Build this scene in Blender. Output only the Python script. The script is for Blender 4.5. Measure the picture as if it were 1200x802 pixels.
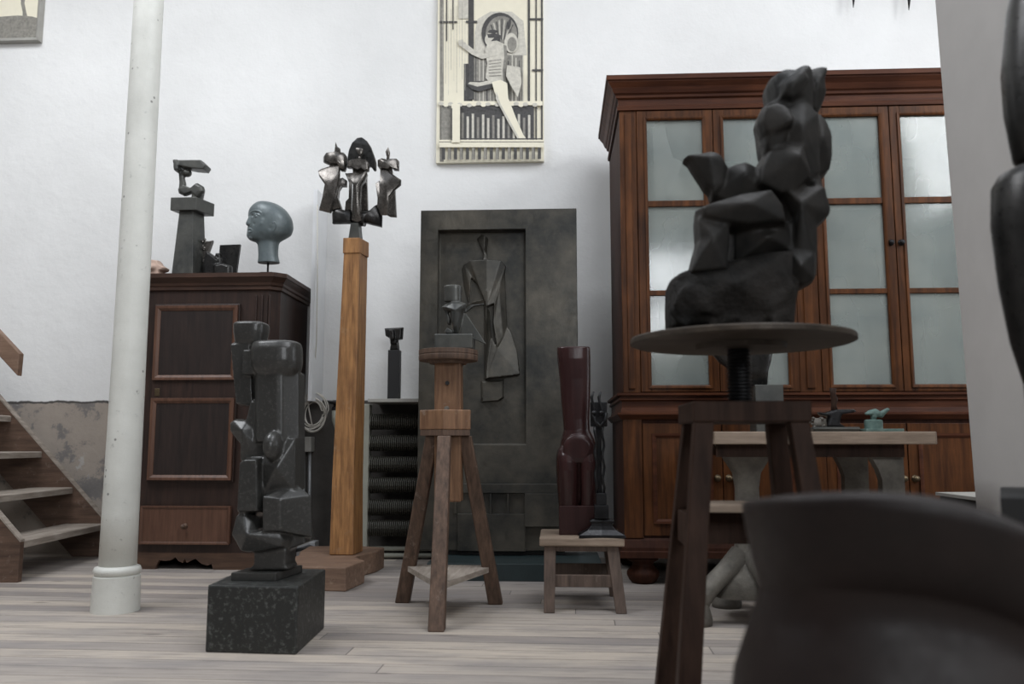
import bpy, bmesh, math, random
from mathutils import Vector, Matrix, noise
for o in list(bpy.data.objects): bpy.data.objects.remove(o)
R = math.radians
S = bpy.context.scene
COL = S.collection
# ---------------------------------------------------------------- camera, world, lights
H, F, TH, PH = .70, 980.0, R(6.9), R(3.0)
cam = bpy.data.cameras.new('camera'); co = bpy.data.objects.new('camera', cam); COL.objects.link(co)
cam.sensor_width = 36; cam.lens = 36*F/1200; cam.clip_start = .05
co.location = (0, 0, H); co.rotation_euler = (R(90)+TH, 0, PH)
cam.dof.use_dof = True; cam.dof.focus_distance = 4.1; cam.dof.aperture_fstop = 2.8
S.camera = co
S.view_settings.view_transform = 'Standard'; S.view_settings.look = 'None'
S.view_settings.gamma = 1; S.view_settings.exposure = 0.28; S.view_settings.use_curve_mapping = False
w = bpy.data.worlds.new('overcast'); S.world = w; w.use_nodes = True
w.node_tree.nodes['Background'].inputs[0].default_value = (.80, .88, 1, 1)
w.node_tree.nodes['Background'].inputs[1].default_value = .8
def area(name, loc, rot, sx, sy, power, col=(1, 1, 1)):
    l = bpy.data.lights.new(name, 'AREA'); l.shape = 'RECTANGLE'; l.size = sx; l.size_y = sy
    l.energy = power; l.color = col
    o = bpy.data.objects.new(name, l); COL.objects.link(o); o.location = loc; o.rotation_euler = rot
    return o
SKY = (-4.1, 2.8, .4, 3.5)      # the roof light: x0, x1, y0, y1
area('roof_light_and_fill', (1.5, 1.7, 4.86), (0, 0, 0), 2.6, 2.5, 80, (.95, .97, 1))
area('roof_light_and_fill', (-3.1, 2.3, 4.86), (0, 0, 0), 2.0, 2.5, 125, (.95, .97, 1))  # second lamp, added as fill to brighten the left wall
area('high_window_daylight', (4.12, .6, 4.0), (R(74), 0, R(97)), 4.0, 1.5, 190, (.96, .98, 1))
area('added_alcove_fill', (4.12, 4.05, 2.1), (R(90), 0, R(90)), 1.4, 2.6, 20, (.95, .97, 1))  # added side source to light right-hand faces, unseen from the camera
for z_ in (2.35, 3.15): area('added_rear_fill', (2.2, -3.40, z_), (R(90), 0, 0), 3.0, .6, 52, (.94, .97, 1))  # added strips: even out the back wall, put bands in the panes

# pixel <-> room helpers (measuring the photograph)
_f = Vector((-math.sin(PH)*math.cos(TH), math.cos(PH)*math.cos(TH), math.sin(TH)))
_r = Vector((math.cos(PH), math.sin(PH), 0)); _u = _r.cross(_f)
def ray(px, py): return _r*(px-600) + _u*(401-py) + _f*F
def P(px, py, Y):
    d = ray(px, py); return Vector((0, 0, H)) + d*(Y/d.y)
def FL(px, py, z=0):
    d = ray(px, py); return Vector((0, 0, H)) + d*((z-H)/d.z)
def X(px, Y, py=400): return P(px, py, Y).x
def Z(py, Y, px=600): return P(px, py, Y).z

# ---------------------------------------------------------------- materials
def newmat(name):
    m = bpy.data.materials.new(name); m.use_nodes = True
    nt = m.node_tree; return m, nt, nt.nodes['Principled BSDF']
def N(nt, t, **k):
    n = nt.nodes.new(t)
    for a, b in k.items():
        if a in n.inputs: n.inputs[a].default_value = b
        else: setattr(n, a, b)
    return n
def ramp(nt, fac, stops):
    r = nt.nodes.new('ShaderNodeValToRGB'); e = r.color_ramp.elements
    while len(e) < len(stops): e.new(.5)
    for q, (p, c) in zip(e, stops): q.position = p; q.color = (*c, 1) if len(c) == 3 else c
    nt.links.new(fac, r.inputs[0]); return r.outputs[0]
def coords(nt, scale=(1, 1, 1), rot=(0, 0, 0)):
    t = nt.nodes.new('ShaderNodeTexCoord'); mp = nt.nodes.new('ShaderNodeMapping')
    mp.inputs['Scale'].default_value = scale; mp.inputs['Rotation'].default_value = rot
    nt.links.new(t.outputs['Object'], mp.inputs[0]); return mp.outputs[0]
def noise_tex(nt, vec, scale, detail=6, rough=.6):
    n = N(nt, 'ShaderNodeTexNoise', Scale=scale, Detail=detail, Roughness=rough)
    nt.links.new(vec, n.inputs['Vector']); return n.outputs['Fac']
def mixc(nt, fac, a, b, mode='MIX'):
    m = nt.nodes.new('ShaderNodeMix'); m.data_type = 'RGBA'; m.blend_type = mode
    for s, v in ((m.inputs[0], fac), (m.inputs[6], a), (m.inputs[7], b)):
        if hasattr(v, 'links') or hasattr(v, 'is_output'): nt.links.new(v, s)
        elif isinstance(v, (int, float)): s.default_value = v
        else: s.default_value = (*v, 1)
    return m.outputs[2]
def bump(nt, b, h, strength, dist=.01):
    n = N(nt, 'ShaderNodeBump', Strength=strength, Distance=dist)
    nt.links.new(h, n.inputs['Height']); nt.links.new(n.outputs[0], b.inputs['Normal'])
def wood(name, dark, light, axis='z', rough=.55, k=1.0, wear=None, spec=.35):
    m, nt, b = newmat(name)
    s = {'x': (1.2, 14, 14), 'y': (14, 1.2, 14), 'z': (14, 14, 1.2)}[axis]
    v = coords(nt, tuple(q*k for q in s)); n1 = noise_tex(nt, v, 3.0, 8, .65)
    v2 = coords(nt); n2 = noise_tex(nt, v2, 5, 3)
    c = ramp(nt, n1, [(.32, dark), (.68, light)])
    c = mixc(nt, ramp(nt, n2, [(.35, (0, 0, 0)), (.7, (.5, .5, .5))]), c, dark)
    if wear:
        n3 = noise_tex(nt, v2, 14, 8, .75)
        c = mixc(nt, ramp(nt, n3, [(.58, (0, 0, 0)), (.70, (.7, .7, .7))]), c, wear)
    nt.links.new(c, b.inputs['Base Color']); b.inputs['Roughness'].default_value = rough; b.inputs['Specular IOR Level'].default_value = spec
    bump(nt, b, n1, .35, .003); return m
def bronze(name, c1, c2, rough=.38, metal=.55, scale=9, bs=.10, c3=None, spec=.5):
    m, nt, b = newmat(name); v = coords(nt)
    n1 = noise_tex(nt, v, scale, 7, .65); n2 = noise_tex(nt, v, scale*7, 5, .7)
    c = ramp(nt, n1, [(.35, c1), (.68, c2)])
    if c3: c = mixc(nt, ramp(nt, n2, [(.60, (0, 0, 0)), (.72, (1, 1, 1))]), c, c3)
    nt.links.new(c, b.inputs['Base Color']); b.inputs['Metallic'].default_value = metal; b.inputs['Specular IOR Level'].default_value = spec
    r = ramp(nt, n2, [(.3, (rough-.08,)*3), (.7, (rough+.14,)*3)]); nt.links.new(r, b.inputs['Roughness'])
    bump(nt, b, n2 if bs < .9 else noise_tex(nt, v, 16, 7, .6), min(bs, .8), .004 if bs < .9 else .02); return m
def plain(name, c, rough=.6, metal=0.0, var=.15, scale=12):
    m, nt, b = newmat(name); v = coords(nt); n = noise_tex(nt, v, scale)
    c2 = tuple(q*(1-var) for q in c)
    nt.links.new(ramp(nt, n, [(.3, c2), (.7, c)]), b.inputs['Base Color'])
    b.inputs['Roughness'].default_value = rough; b.inputs['Metallic'].default_value = metal
    bump(nt, b, n, .1, .004); return m

def wall_material():
    m, nt, b = newmat('whitewashed_plaster'); v = coords(nt)
    n1 = noise_tex(nt, v, .9, 6, .6); n2 = noise_tex(nt, v, 7, 10, .62); n3 = noise_tex(nt, v, 2.3, 8, .7)
    white = ramp(nt, n1, [(.3, (.71, .71, .70)), (.7, (.81, .81, .80))])
    brown = ramp(nt, n3, [(.34, (.15, .14, .135)), (.45, (.20, .185, .175)), (.48, (.33, .285, .245)), (.8, (.42, .365, .31))])
    flake = ramp(nt, n2, [(.62, (0, 0, 0)), (.66, (.6, .6, .6))])
    brown = mixc(nt, flake, brown, (.45, .44, .43))
    sx = N(nt, 'ShaderNodeSeparateXYZ'); nt.links.new(v, sx.inputs[0])
    ad = N(nt, 'ShaderNodeMath', operation='MULTIPLY_ADD'); nt.links.new(n2, ad.inputs[0]); ad.inputs[1].default_value = .05
    nt.links.new(sx.outputs[2], ad.inputs[2])
    # right of the wardrobe the lower band is plain dark grey
    xr = N(nt, 'ShaderNodeMath', operation='GREATER_THAN'); nt.links.new(sx.outputs[0], xr.inputs[0]); xr.inputs[1].default_value = -1.75
    grey = ramp(nt, n3, [(.35, (.065, .060, .056)), (.65, (.115, .105, .095))])
    brown = mixc(nt, xr.outputs[0], brown, grey)
    line = ramp(nt, ad.outputs[0], [(0, (0, 0, 0)), (1, (1, 1, 1))])
    mr = N(nt, 'ShaderNodeMapRange'); nt.links.new(ad.outputs[0], mr.inputs[0])
    mr.inputs[1].default_value = .995; mr.inputs[2].default_value = 1.001
    e1 = N(nt, 'ShaderNodeMapRange'); nt.links.new(ad.outputs[0], e1.inputs[0])
    e1.inputs[1].default_value = .982; e1.inputs[2].default_value = .986
    low = mixc(nt, e1.outputs[0], brown, (.07, .065, .06))
    c = mixc(nt, mr.outputs[0], low, white)
    # the stretch of wall behind the right half is bare grey paint low down
    xg = N(nt, 'ShaderNodeMapRange'); nt.links.new(sx.outputs[0], xg.inputs[0]); xg.inputs[1].default_value = -.35; xg.inputs[2].default_value = -.3
    c = mixc(nt, xg.outputs[0], c, white)
    nt.links.new(c, b.inputs['Base Color']); b.inputs['Roughness'].default_value = .85
    h = mixc(nt, .5, n2, n3)
    bump(nt, b, h, .55, .02); return m
def floor_material():
    m, nt, b = newmat('worn_floor_boards'); v = coords(nt, rot=(0, 0, R(1.5)))
    sv = N(nt, 'ShaderNodeSeparateXYZ'); nt.links.new(v, sv.inputs[0])
    dv = N(nt, 'ShaderNodeMath', operation='DIVIDE'); nt.links.new(sv.outputs[1], dv.inputs[0]); dv.inputs[1].default_value = .105
    fl_ = N(nt, 'ShaderNodeMath', operation='FLOOR'); nt.links.new(dv.outputs[0], fl_.inputs[0])
    ma = N(nt, 'ShaderNodeMath', operation='MULTIPLY_ADD'); nt.links.new(fl_.outputs[0], ma.inputs[0]); ma.inputs[1].default_value = 1.377; nt.links.new(sv.outputs[0], ma.inputs[2])
    cv = N(nt, 'ShaderNodeCombineXYZ'); nt.links.new(ma.outputs[0], cv.inputs[0]); nt.links.new(sv.outputs[1], cv.inputs[1])
    br = N(nt, 'ShaderNodeTexBrick', Scale=1.0); nt.links.new(cv.outputs[0], br.inputs['Vector'])
    br.offset = 0; br.inputs['Mortar Size'].default_value = .0025; br.inputs['Mortar Smooth'].default_value = .3
    br.inputs['Brick Width'].default_value = 2.6; br.inputs['Row Height'].default_value = .105; br.inputs['Bias'].default_value = 0
    br.inputs['Color1'].default_value = (0, 0, 0, 1); br.inputs['Color2'].default_value = (1, 1, 1, 1); br.inputs['Mortar'].default_value = (.5, .5, .5, 1)
    base = ramp(nt, br.outputs['Color'], [(0, (.26, .23, .21)), (.45, (.375, .335, .30)), (1, (.48, .42, .355))])
    vg = coords(nt, (1.3, 22, 1), rot=(0, 0, R(1.5))); g = noise_tex(nt, vg, 2.5, 9, .7)
    base = mixc(nt, .9, base, ramp(nt, g, [(.3, (.45, .43, .43)), (.48, (.95, .95, .95)), (.75, (1.18, 1.15, 1.12))]), 'MULTIPLY')
    wv = noise_tex(nt, coords(nt, (.8, 3.0, 1)), 1.9, 9, .7)
    base = mixc(nt, ramp(nt, wv, [(.45, (0, 0, 0)), (.68, (.75, .75, .75))]), base, (.215, .20, .198))
    kn = N(nt, 'ShaderNodeTexVoronoi', Scale=1.0); nt.links.new(coords(nt, (2.2, 9, 1)), kn.inputs['Vector'])
    base = mixc(nt, ramp(nt, kn.outputs['Distance'], [(.045, (.75, .75, .75)), (.11, (0, 0, 0))]), base, (.13, .11, .10))
    base = mixc(nt, ramp(nt, br.outputs['Fac'], [(0, (0, 0, 0)), (1, (.8, .8, .8))]), base, (.07, .06, .055))
    nt.links.new(base, b.inputs['Base Color']); b.inputs['Roughness'].default_value = .62
    h = mixc(nt, .6, g, br.outputs['Fac']); bump(nt, b, g, .25, .004); return m
def column_material():
    m, nt, b = newmat('chipped_white_column_paint'); v = coords(nt)
    n1 = noise_tex(nt, v, 3, 6); n2 = noise_tex(nt, v, 26, 6, .7)
    c = ramp(nt, n1, [(.3, (.54, .54, .50)), (.7, (.70, .70, .655))])
    vo = N(nt, 'ShaderNodeTexVoronoi', Scale=21.0); nt.links.new(v, vo.inputs['Vector'])
    vm = mixc(nt, 1.0, ramp(nt, vo.outputs['Distance'], [(.09, (.8, .8, .8)), (.15, (0, 0, 0))]), ramp(nt, noise_tex(nt, v, 9, 2), [(.50, (0, 0, 0)), (.56, (1, 1, 1))]), 'MULTIPLY')
    c = mixc(nt, vm, c, (.14, .14, .13))
    c = mixc(nt, ramp(nt, n2, [(.62, (0, 0, 0)), (.72, (.5, .5, .5))]), c, (.28, .28, .26))
    nt.links.new(c, b.inputs['Base Color']); b.inputs['Roughness'].default_value = .5
    bump(nt, b, n2, .35, .006); return m
def granite(name, a, c_, sp, rough=.5, scale=55, bs=.4):
    m, nt, b = newmat(name); v = coords(nt)
    n1 = noise_tex(nt, v, scale, 5, .7); n2 = noise_tex(nt, v, 4, 5)
    c = mixc(nt, n2, a, c_)
    c = mixc(nt, ramp(nt, n1, [(.53, (0, 0, 0)), (.66, (.8, .8, .8))]), c, sp)
    nt.links.new(c, b.inputs['Base Color']); b.inputs['Roughness'].default_value = rough
    bump(nt, b, n1, bs, .004); return m
def glass_material():
    m, nt, b = newmat('dusty_glass'); v = coords(nt, (1.5, 1.5, 3))
    n1 = noise_tex(nt, v, 1.6, 5, .5)
    nt.links.new(ramp(nt, n1, [(.3, (.27, .31, .30)), (.7, (.36, .39, .36))]), b.inputs['Base Color'])
    b.inputs['Roughness'].default_value = .10; b.inputs['Specular IOR Level'].default_value = .9
    tr = N(nt, 'ShaderNodeBsdfTransparent'); mx = N(nt, 'ShaderNodeMixShader')
    n2 = noise_tex(nt, coords(nt, (5, 5, 1.5)), 1.2, 2, .4)
    nt.links.new(ramp(nt, n2, [(.3, (.42,)*3), (.7, (.60,)*3)]), mx.inputs[0])
    nt.links.new(tr.outputs[0], mx.inputs[1]); nt.links.new(b.outputs[0], mx.inputs[2])
    nt.links.new(mx.outputs[0], nt.nodes['Material Output'].inputs['Surface']); return m

M = dict(
 wall=wall_material(), floor=floor_material(), column=column_material(),
 pier=plain('grey_pier_plaster', (.50, .48, .46), .9, 0, .08, 5),
 ceil=plain('ceiling_paint', (.62, .62, .62), .9),
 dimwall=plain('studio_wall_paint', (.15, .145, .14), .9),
 stair=wood('old_stair_wood', (.060, .036, .025), (.15, .092, .064), 'x', .6, 1, (.22, .17, .14)),
 tread=wood('worn_tread_wood', (.20, .165, .135), (.42, .37, .32), 'y', .7),
 wardrobe=wood('dark_brown_wardrobe_wood', (.018, .011, .009), (.045, .024, .018), 'z', .45),
 wardrobe_x=wood('dark_brown_wardrobe_wood_across', (.028, .015, .011), (.075, .038, .025), 'x', .45),
plinthw=wood('brown_wardrobe_plinth_wood', (.045, .026, .018), (.12, .068, .043), 'x', .5),
 panel=wood('blackened_panel_wood', (.014, .010, .009), (.032, .020, .017), 'z', .5),
 moulding=wood('reddish_moulding_wood', (.07, .034, .022), (.14, .07, .045), 'z', .42),
 maple=wood('orange_brown_post_wood', (.15, .070, .030), (.46, .235, .090), 'z', .45, 1.3, (.30, .20, .12)),
 maple_base=wood('brown_block_wood', (.13, .08, .055), (.28, .18, .125), 'x', .6, 1, (.36, .27, .2)),
 tripod=wood('weathered_tripod_wood', (.055, .034, .024), (.17, .105, .072), 'z', .6, 1.4, (.27, .21, .17)),
 tripod_warm=wood('warm_tripod_head_wood', (.10, .05, .027), (.30, .165, .09), 'z', .5, 1.3, (.28, .22, .18)),
 stoolw=wood('rough_stool_wood', (.07, .05, .04), (.17, .12, .095), 'z', .65, 1, (.25, .2, .17)),
 stooltop=wood('pale_stool_top_wood', (.20, .15, .11), (.40, .31, .24), 'x', .6),
 bigstool=wood('dark_stand_wood', (.020, .011, .008), (.055, .031, .022), 'z', .6, 1, None, .12),
 disc=wood('stained_disc_wood', (.030, .024, .019), (.080, .064, .050), 'x', .5, 1, (.12, .10, .085), .15),
 mahog=wood('polished_mahogany', (.030, .012, .006), (.135, .050, .017), 'z', .42, .7, None, .12),
 mahog_x=wood('polished_mahogany_across', (.035, .012, .007), (.10, .035, .016), 'x', .5, .7, None, .12),
 mahog_d=wood('dark_mahogany', (.022, .008, .005), (.060, .022, .012), 'z', .6, .7, None, .12),
 glass=glass_material(),
 inside=plain('cabinet_lining', (.45, .45, .42), .8),
 cast=plain('white_plaster_cast', (.75, .72, .66), .8),
 bronze=bronze('dark_bronze', (.018, .018, .018), (.045, .043, .041), .30, .6),
 bronze_pol=bronze('rubbed_bronze', (.085, .080, .074), (.17, .155, .142), .24, .8, 5, .01),
 bronze_grey=bronze('grey_patina_bronze', (.050, .052, .050), (.095, .095, .085), .36, .45, 8),
 relief=bronze('relief_bronze', (.026, .027, .025), (.095, .085, .068), .36, .45, 4, .25, (.060, .052, .042)),
 head=bronze('blue_green_bronze', (.085, .108, .115), (.16, .19, .195), .36, .15, 6, .04),
 seated=bronze('black_stone_figure', (.010, .010, .0095), (.030, .027, .024), .5, .05, 7, .3, None, .22),
  rock=bronze('rough_black_rock', (.009, .009, .0085), (.032, .028, .025), .65, .05, 5, 1.0, None, .15),
 green=bronze('verdigris_bronze', (.09, .15, .135), (.17, .25, .225), .55, .2, 30, .3),
 iron=bronze('black_iron', (.012, .012, .013), (.035, .035, .037), .33, .7, 14),
 castiron=bronze('brownish_cast_iron', (.10, .092, .08), (.19, .175, .15), .6, .3, 12, .4),
 redwood=wood('polished_redwood', (.024, .0095, .0095), (.050, .021, .020), 'z', .24, .5),
 fore=bronze('near_black_red_wood', (.008, .005, .0045), (.021, .013, .011), .5, .0, 3, .03, None, .25),
 stonefig=granite('black_basalt_figure', (.022, .022, .021), (.044, .043, .040), (.075, .073, .068), .30, 90, .08),
 granite=granite('dark_granite_block', (.011, .012, .011), (.022, .023, .021), (.10, .105, .098), .5, 60),
 pink=plain('pinkish_terracotta', (.50, .36, .29), .8),
 teal=plain('teal_painted_plinth', (.022, .036, .038), .4, 0, .4, 9),
 rad=plain('grey_radiator_iron', (.070, .066, .052), .6, .2, .3),
 radpost=plain('pale_grey_green_paint', (.33, .33, .28), .6, 0, .15),
 shelfw=plain('dusty_shelf_board', (.36, .35, .32), .7),
 white=plain('white_gloss_paint', (.78, .79, .80), .4, 0, .05),
 cable=plain('white_cable_sheath', (.66, .63, .57), .5),
 conduit=plain('grey_conduit', (.36, .37, .38), .4, .3),
 cream=plain('cream_print_paper', (.80, .75, .60), .6, 0, .06, 20),
 ink=plain('print_dark_tone', (.075, .072, .07), .6, 0, .5, 60),
 mid=plain('print_mid_tone', (.30, .285, .25), .6, 0, .45, 50),
 pale=plain('print_pale_tone', (.64, .61, .53), .6, 0, .3, 45),
 brass=bronze('dull_brass', (.10, .075, .045), (.20, .15, .09), .35, .8),
 black=plain('matt_black', (.012, .012, .013), .5),
 darkbox=plain('black_painted_plinth', (.010, .010, .010), .85),
)
for m_ in M.values(): m_.diffuse_color = (.5, .5, .5, 1)

# ---------------------------------------------------------------- mesh helpers
OFF = {}
def BM(): return bmesh.new()
def link(name, bm, m, parent=None, at=None, smooth=False, bevel=0, remesh=0, sm=0, autos=None):
    """one mesh object; at = its origin in the room (a top-level thing), or parent = the thing it belongs to"""
    off = OFF[parent.name] if parent else (Vector(at) if at is not None else Vector((0, 0, 0)))
    bmesh.ops.recalc_face_normals(bm, faces=bm.faces)
    bmesh.ops.translate(bm, verts=bm.verts, vec=-off)
    me = bpy.data.meshes.new(name); bm.to_mesh(me); bm.free()
    for mm in (m if isinstance(m, list) else [m]): me.materials.append(mm)
    o = bpy.data.objects.new(name, me); COL.objects.link(o)
    if parent: o.parent = parent
    else: o.location = off
    OFF[o.name] = off
    if remesh:
        r = o.modifiers.new('remesh', 'REMESH'); r.mode = 'VOXEL'; r.voxel_size = remesh
        if sm:
            s = o.modifiers.new('smooth', 'SMOOTH'); s.iterations = sm; s.factor = .6
    if bevel:
        b = o.modifiers.new('bevel', 'BEVEL'); b.width = bevel; b.segments = 2; b.limit_method = 'ANGLE'; b.angle_limit = R(35)
    if smooth or remesh:
        for p in me.polygons: p.use_smooth = True
        if remesh: r.use_smooth_shade = True
    elif autos:
        for p in me.polygons: p.use_smooth = True
        me.set_sharp_from_angle(angle=R(autos))
    return o
def thing(name, label, cat, loc, group=None):
    o = bpy.data.objects.new(name, None); COL.objects.link(o); o.location = loc; o.empty_display_size = .05
    OFF[o.name] = Vector(loc); tag(o, label, cat, group); return o
def tag(o, label, cat, group=None):
    o['label'] = label; o['category'] = cat
    if group: o['group'] = group
    return o
def struct(o): o['kind'] = 'structure'; return o
def box(bm, x0, x1, y0, y1, z0, z1):
    v = [bm.verts.new((x, y, z)) for x in (x0, x1) for y in (y0, y1) for z in (z0, z1)]
    for f in ((0, 1, 3, 2), (4, 6, 7, 5), (0, 4, 5, 1), (2, 3, 7, 6), (0, 2, 6, 4), (1, 5, 7, 3)): bm.faces.new([v[i] for i in f])
    return v
def hull(bm, pts):
    vs = [bm.verts.new(p) for p in pts]
    r = bmesh.ops.convex_hull(bm, input=vs)
    bmesh.ops.delete(bm, geom=list({g for g in r['geom_interior'] + r['geom_unused'] if isinstance(g, bmesh.types.BMVert)}), context='VERTS')
def rings(bm, rs, cap=True, closed=False):
    vv = [[bm.verts.new(p) for p in r] for r in rs]; n = len(rs[0])
    for a, b in zip(vv, vv[1:] + ([vv[0]] if closed else [])):
        for i in range(n): bm.faces.new((a[i], a[(i+1) % n], b[(i+1) % n], b[i]))
    if cap and not closed: bm.faces.new(vv[0]); bm.faces.new(list(reversed(vv[-1])))
def bar(bm, a, b, wa, wb=None, side=(1, 0, 0)):
    """square section bar from a to b; wa=(w, d) at a"""
    a, b = Vector(a), Vector(b); wb = wb or wa; d = (b-a).normalized(); s = Vector(side)
    s = (s - d*s.dot(d)).normalized(); t = d.cross(s)
    rings(bm, [[c + s*w_[0]/2*i + t*w_[1]/2*j for i, j in ((-1, -1), (1, -1), (1, 1), (-1, 1))] for c, w_ in ((a, wa), (b, wb))])
def vbar(bm, a, b, wa, wb=None):
    """bar whose ends are cut level (a leg)"""
    wb = wb or wa; a, b = Vector(a), Vector(b)
    rings(bm, [[c + Vector((i*w_[0]/2, j*w_[1]/2, 0)) for i, j in ((-1, -1), (1, -1), (1, 1), (-1, 1))] for c, w_ in ((a, wa), (b, wb))])
def tube(bm, pts, r, n=10, closed=False):
    pts = [Vector(p) for p in pts]; rs = []
    rr = r if isinstance(r, (list, tuple)) else [r]*len(pts)
    up = Vector((0, 0, 1)); prev = None
    for i, p in enumerate(pts):
        q0 = pts[i-1] if (i > 0 or closed) else p; q1 = pts[(i+1) % len(pts)] if (i < len(pts)-1 or closed) else p
        d = (q1-q0).normalized()
        if prev is None:
            s = d.orthogonal().normalized()
        else: s = (prev - d*prev.dot(d)).normalized()
        prev = s; t = d.cross(s)
        rs.append([p + (s*math.cos(a) + t*math.sin(a))*rr[i] for a in [2*math.pi*k/n for k in range(n)]])
    rings(bm, rs, closed=closed)
def lathe(bm, c, prof, n=32, e=2.0, sx=1, sy=1):
    """prof: (radius, z) upward"""
    rs = []
    for r, z in prof:
        ring = []
        for k in range(n):
            a = 2*math.pi*k/n; ca, sa = math.cos(a), math.sin(a)
            x = math.copysign(abs(ca)**(2/e), ca); y = math.copysign(abs(sa)**(2/e), sa)
            ring.append(Vector((c[0]+r*sx*x, c[1]+r*sy*y, z)))
        rs.append(ring)
    rings(bm, rs)
def slab(bm, pts, Yc, d, ins=.72, n=4):
    """outline traced at Yc given real depth d; ins<1 rounds its front and back"""
    w_ = [P(x, y, Yc) for x, y in pts]; c = sum(w_, Vector())/len(w_); rs = []
    prof = [(-.5, ins), (-.40, .5*(1+ins)+.08*(1-ins)), (-.15, 1), (.15, 1), (.40, .5*(1+ins)+.08*(1-ins)), (.5, ins)] if ins < .999 else [(-.5, 1), (.5, 1)]
    for t, s in prof: rs.append([Vector((c.x+(p.x-c.x)*s, Yc+t*d, c.z+(p.z-c.z)*s)) for p in w_])
    rings(bm, rs)
def gem(bm, pts, Yc, d, apex, ins=.82, back=.5):
    """faceted chunk: outline at Yc, front rising in facets to a ridge point near the viewer's side"""
    w_ = [P(x, y, Yc) for x, y in pts]; a = P(apex[0], apex[1], Yc); rs = []
    for t, s in ((back, .8), (back*.7, .97), (0, 1), (-.30, ins)):
        rs.append([Vector((a.x+(p.x-a.x)*s, Yc+t*d, a.z+(p.z-a.z)*s)) for p in w_])
    vv = [[bm.verts.new(p) for p in r_] for r_ in rs]; n = len(w_)
    for A_, B_ in zip(vv, vv[1:]):
        for i in range(n): bm.faces.new((A_[i], A_[(i+1) % n], B_[(i+1) % n], B_[i]))
    bm.faces.new(vv[0]); ap = bm.verts.new((a.x, Yc-.5*d, a.z))
    for i in range(n): bm.faces.new((vv[-1][i], vv[-1][(i+1) % n], ap))
def prism(bm, pts, Y0, Y1, Yr=None):
    Yr = Yr if Yr is not None else Y0
    w_ = [P(x, y, Yr) for x, y in pts]
    rings(bm, [[Vector((p.x, Y0, p.z)) for p in w_], [Vector((p.x, Y1, p.z)) for p in w_]])
def loft(bm, rows, Yc, n=28, e=2.3):
    """rows: (pxL, pxR, py, half depth in m, y offset)"""
    rs = []
    for r in rows:
        a, b = P(r[0], r[2], Yc), P(r[1], r[2], Yc); cx, hx, z = (a.x+b.x)/2, (b.x-a.x)/2, (a.z+b.z)/2
        yo = r[4] if len(r) > 4 else 0; ee = r[5] if len(r) > 5 else e; ring = []
        for k in range(n):
            t = 2*math.pi*k/n; ca, sa = math.cos(t), math.sin(t)
            ring.append(Vector((cx+hx*math.copysign(abs(ca)**(2/ee), ca), Yc+yo+r[3]*math.copysign(abs(sa)**(2/ee), sa), z)))
        rs.append(ring)
    rings(bm, rs)
def blob(bm, c, r, seg=20, rot=None):
    mt = Matrix.Translation(Vector(c)) @ (rot or Matrix()) @ Matrix.Diagonal((*r, 1))
    bmesh.ops.create_uvsphere(bm, u_segments=seg, v_segments=seg//2, radius=1, matrix=mt)
def pblob(bm, px, py, Y, rx, ry, rz):
    """ellipsoid: rx, rz in px, ry in m"""
    k = Y/F; blob(bm, P(px, py, Y), (rx*k, ry, rz*k))

# ---------------------------------------------------------------- the room
WY = 5.30; CZ = 4.9; XL = -4.5; XR = 2.10; YB = -3.5; XE = 4.2
b = BM(); box(b, XL-.2, XE+.2, YB-.2, WY+.2, -.15, 0); struct(link('floor', b, M['floor']))
b = BM(); box(b, XL-.2, XE+.2, WY, WY+.2, 0, CZ); struct(link('wall_back', b, M['wall']))
b = BM(); box(b, XL-.2, XL, YB, WY, 0, CZ); struct(link('wall_left', b, M['dimwall']))
b = BM()
for y0_, y1_, z0_, z1_ in ((YB, -1.4, 0, CZ), (2.6, 3.3, 0, CZ), (4.8, WY, 0, CZ), (-1.4, 2.6, 0, 3.2), (3.3, 4.8, 0, .7), (3.3, 4.8, 3.5, CZ)): box(b, XE, XE+.2, y0_, y1_, z0_, z1_)
struct(link('wall_far_right', b, M['dimwall']))
for nm_, (y0_, y1_, z0_, z1_) in (('window_2', (-1.4, 2.6, 3.2, 4.8)), ('added_window_3', (3.3, 4.8, .7, 3.5))):
    b = BM(); ym_ = (y0_+y1_)/2
    for a_, c_, d_, e_ in ((y0_, y0_+.06, z0_, z1_), (y1_-.06, y1_, z0_, z1_), (ym_-.03, ym_+.03, z0_, z1_), (y0_, y1_, z0_, z0_+.06), (y0_, y1_, z1_-.06, z1_)): box(b, XE+.06, XE+.12, a_, c_, d_, e_)
    struct(link(nm_, b, M['white']))  # the alcove frame is added, built round the added side lamp
b = BM()
for x0, x1, z0, z1 in ((XL, .6, 0, CZ), (3.8, XE, 0, CZ), (.6, 3.8, 0, 2.0), (.6, 3.8, 3.5, CZ)): box(b, x0, x1, YB-.2, YB, z0, z1)
struct(link('wall_front', b, M['dimwall']))
wf = BM()
for x0, x1, z0, z1 in ((.6, 3.8, 2.0, 2.06), (.6, 3.8, 3.44, 3.5), (.6, 3.8, 2.66, 2.84), (.6, .66, 2.0, 3.5), (3.74, 3.8, 2.0, 3.5), (1.6, 1.66, 2, 3.5), (2.7, 2.76, 2, 3.5)): box(wf, x0, x1, YB-.12, YB-.06, z0, z1)
struct(link('added_window_1', wf, M['white']))  # added unseen frame round the rear fill strips
b = BM()
for x0, x1, y0, y1 in ((XL-.2, SKY[0], YB, WY), (SKY[1], XE+.2, YB, WY), (SKY[0], SKY[1], YB, SKY[2]), (SKY[0], SKY[1], SKY[3], WY)): box(b, x0, x1, y0, y1, CZ, CZ+.15)
struct(link('ceiling', b, M['ceil']))
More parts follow.
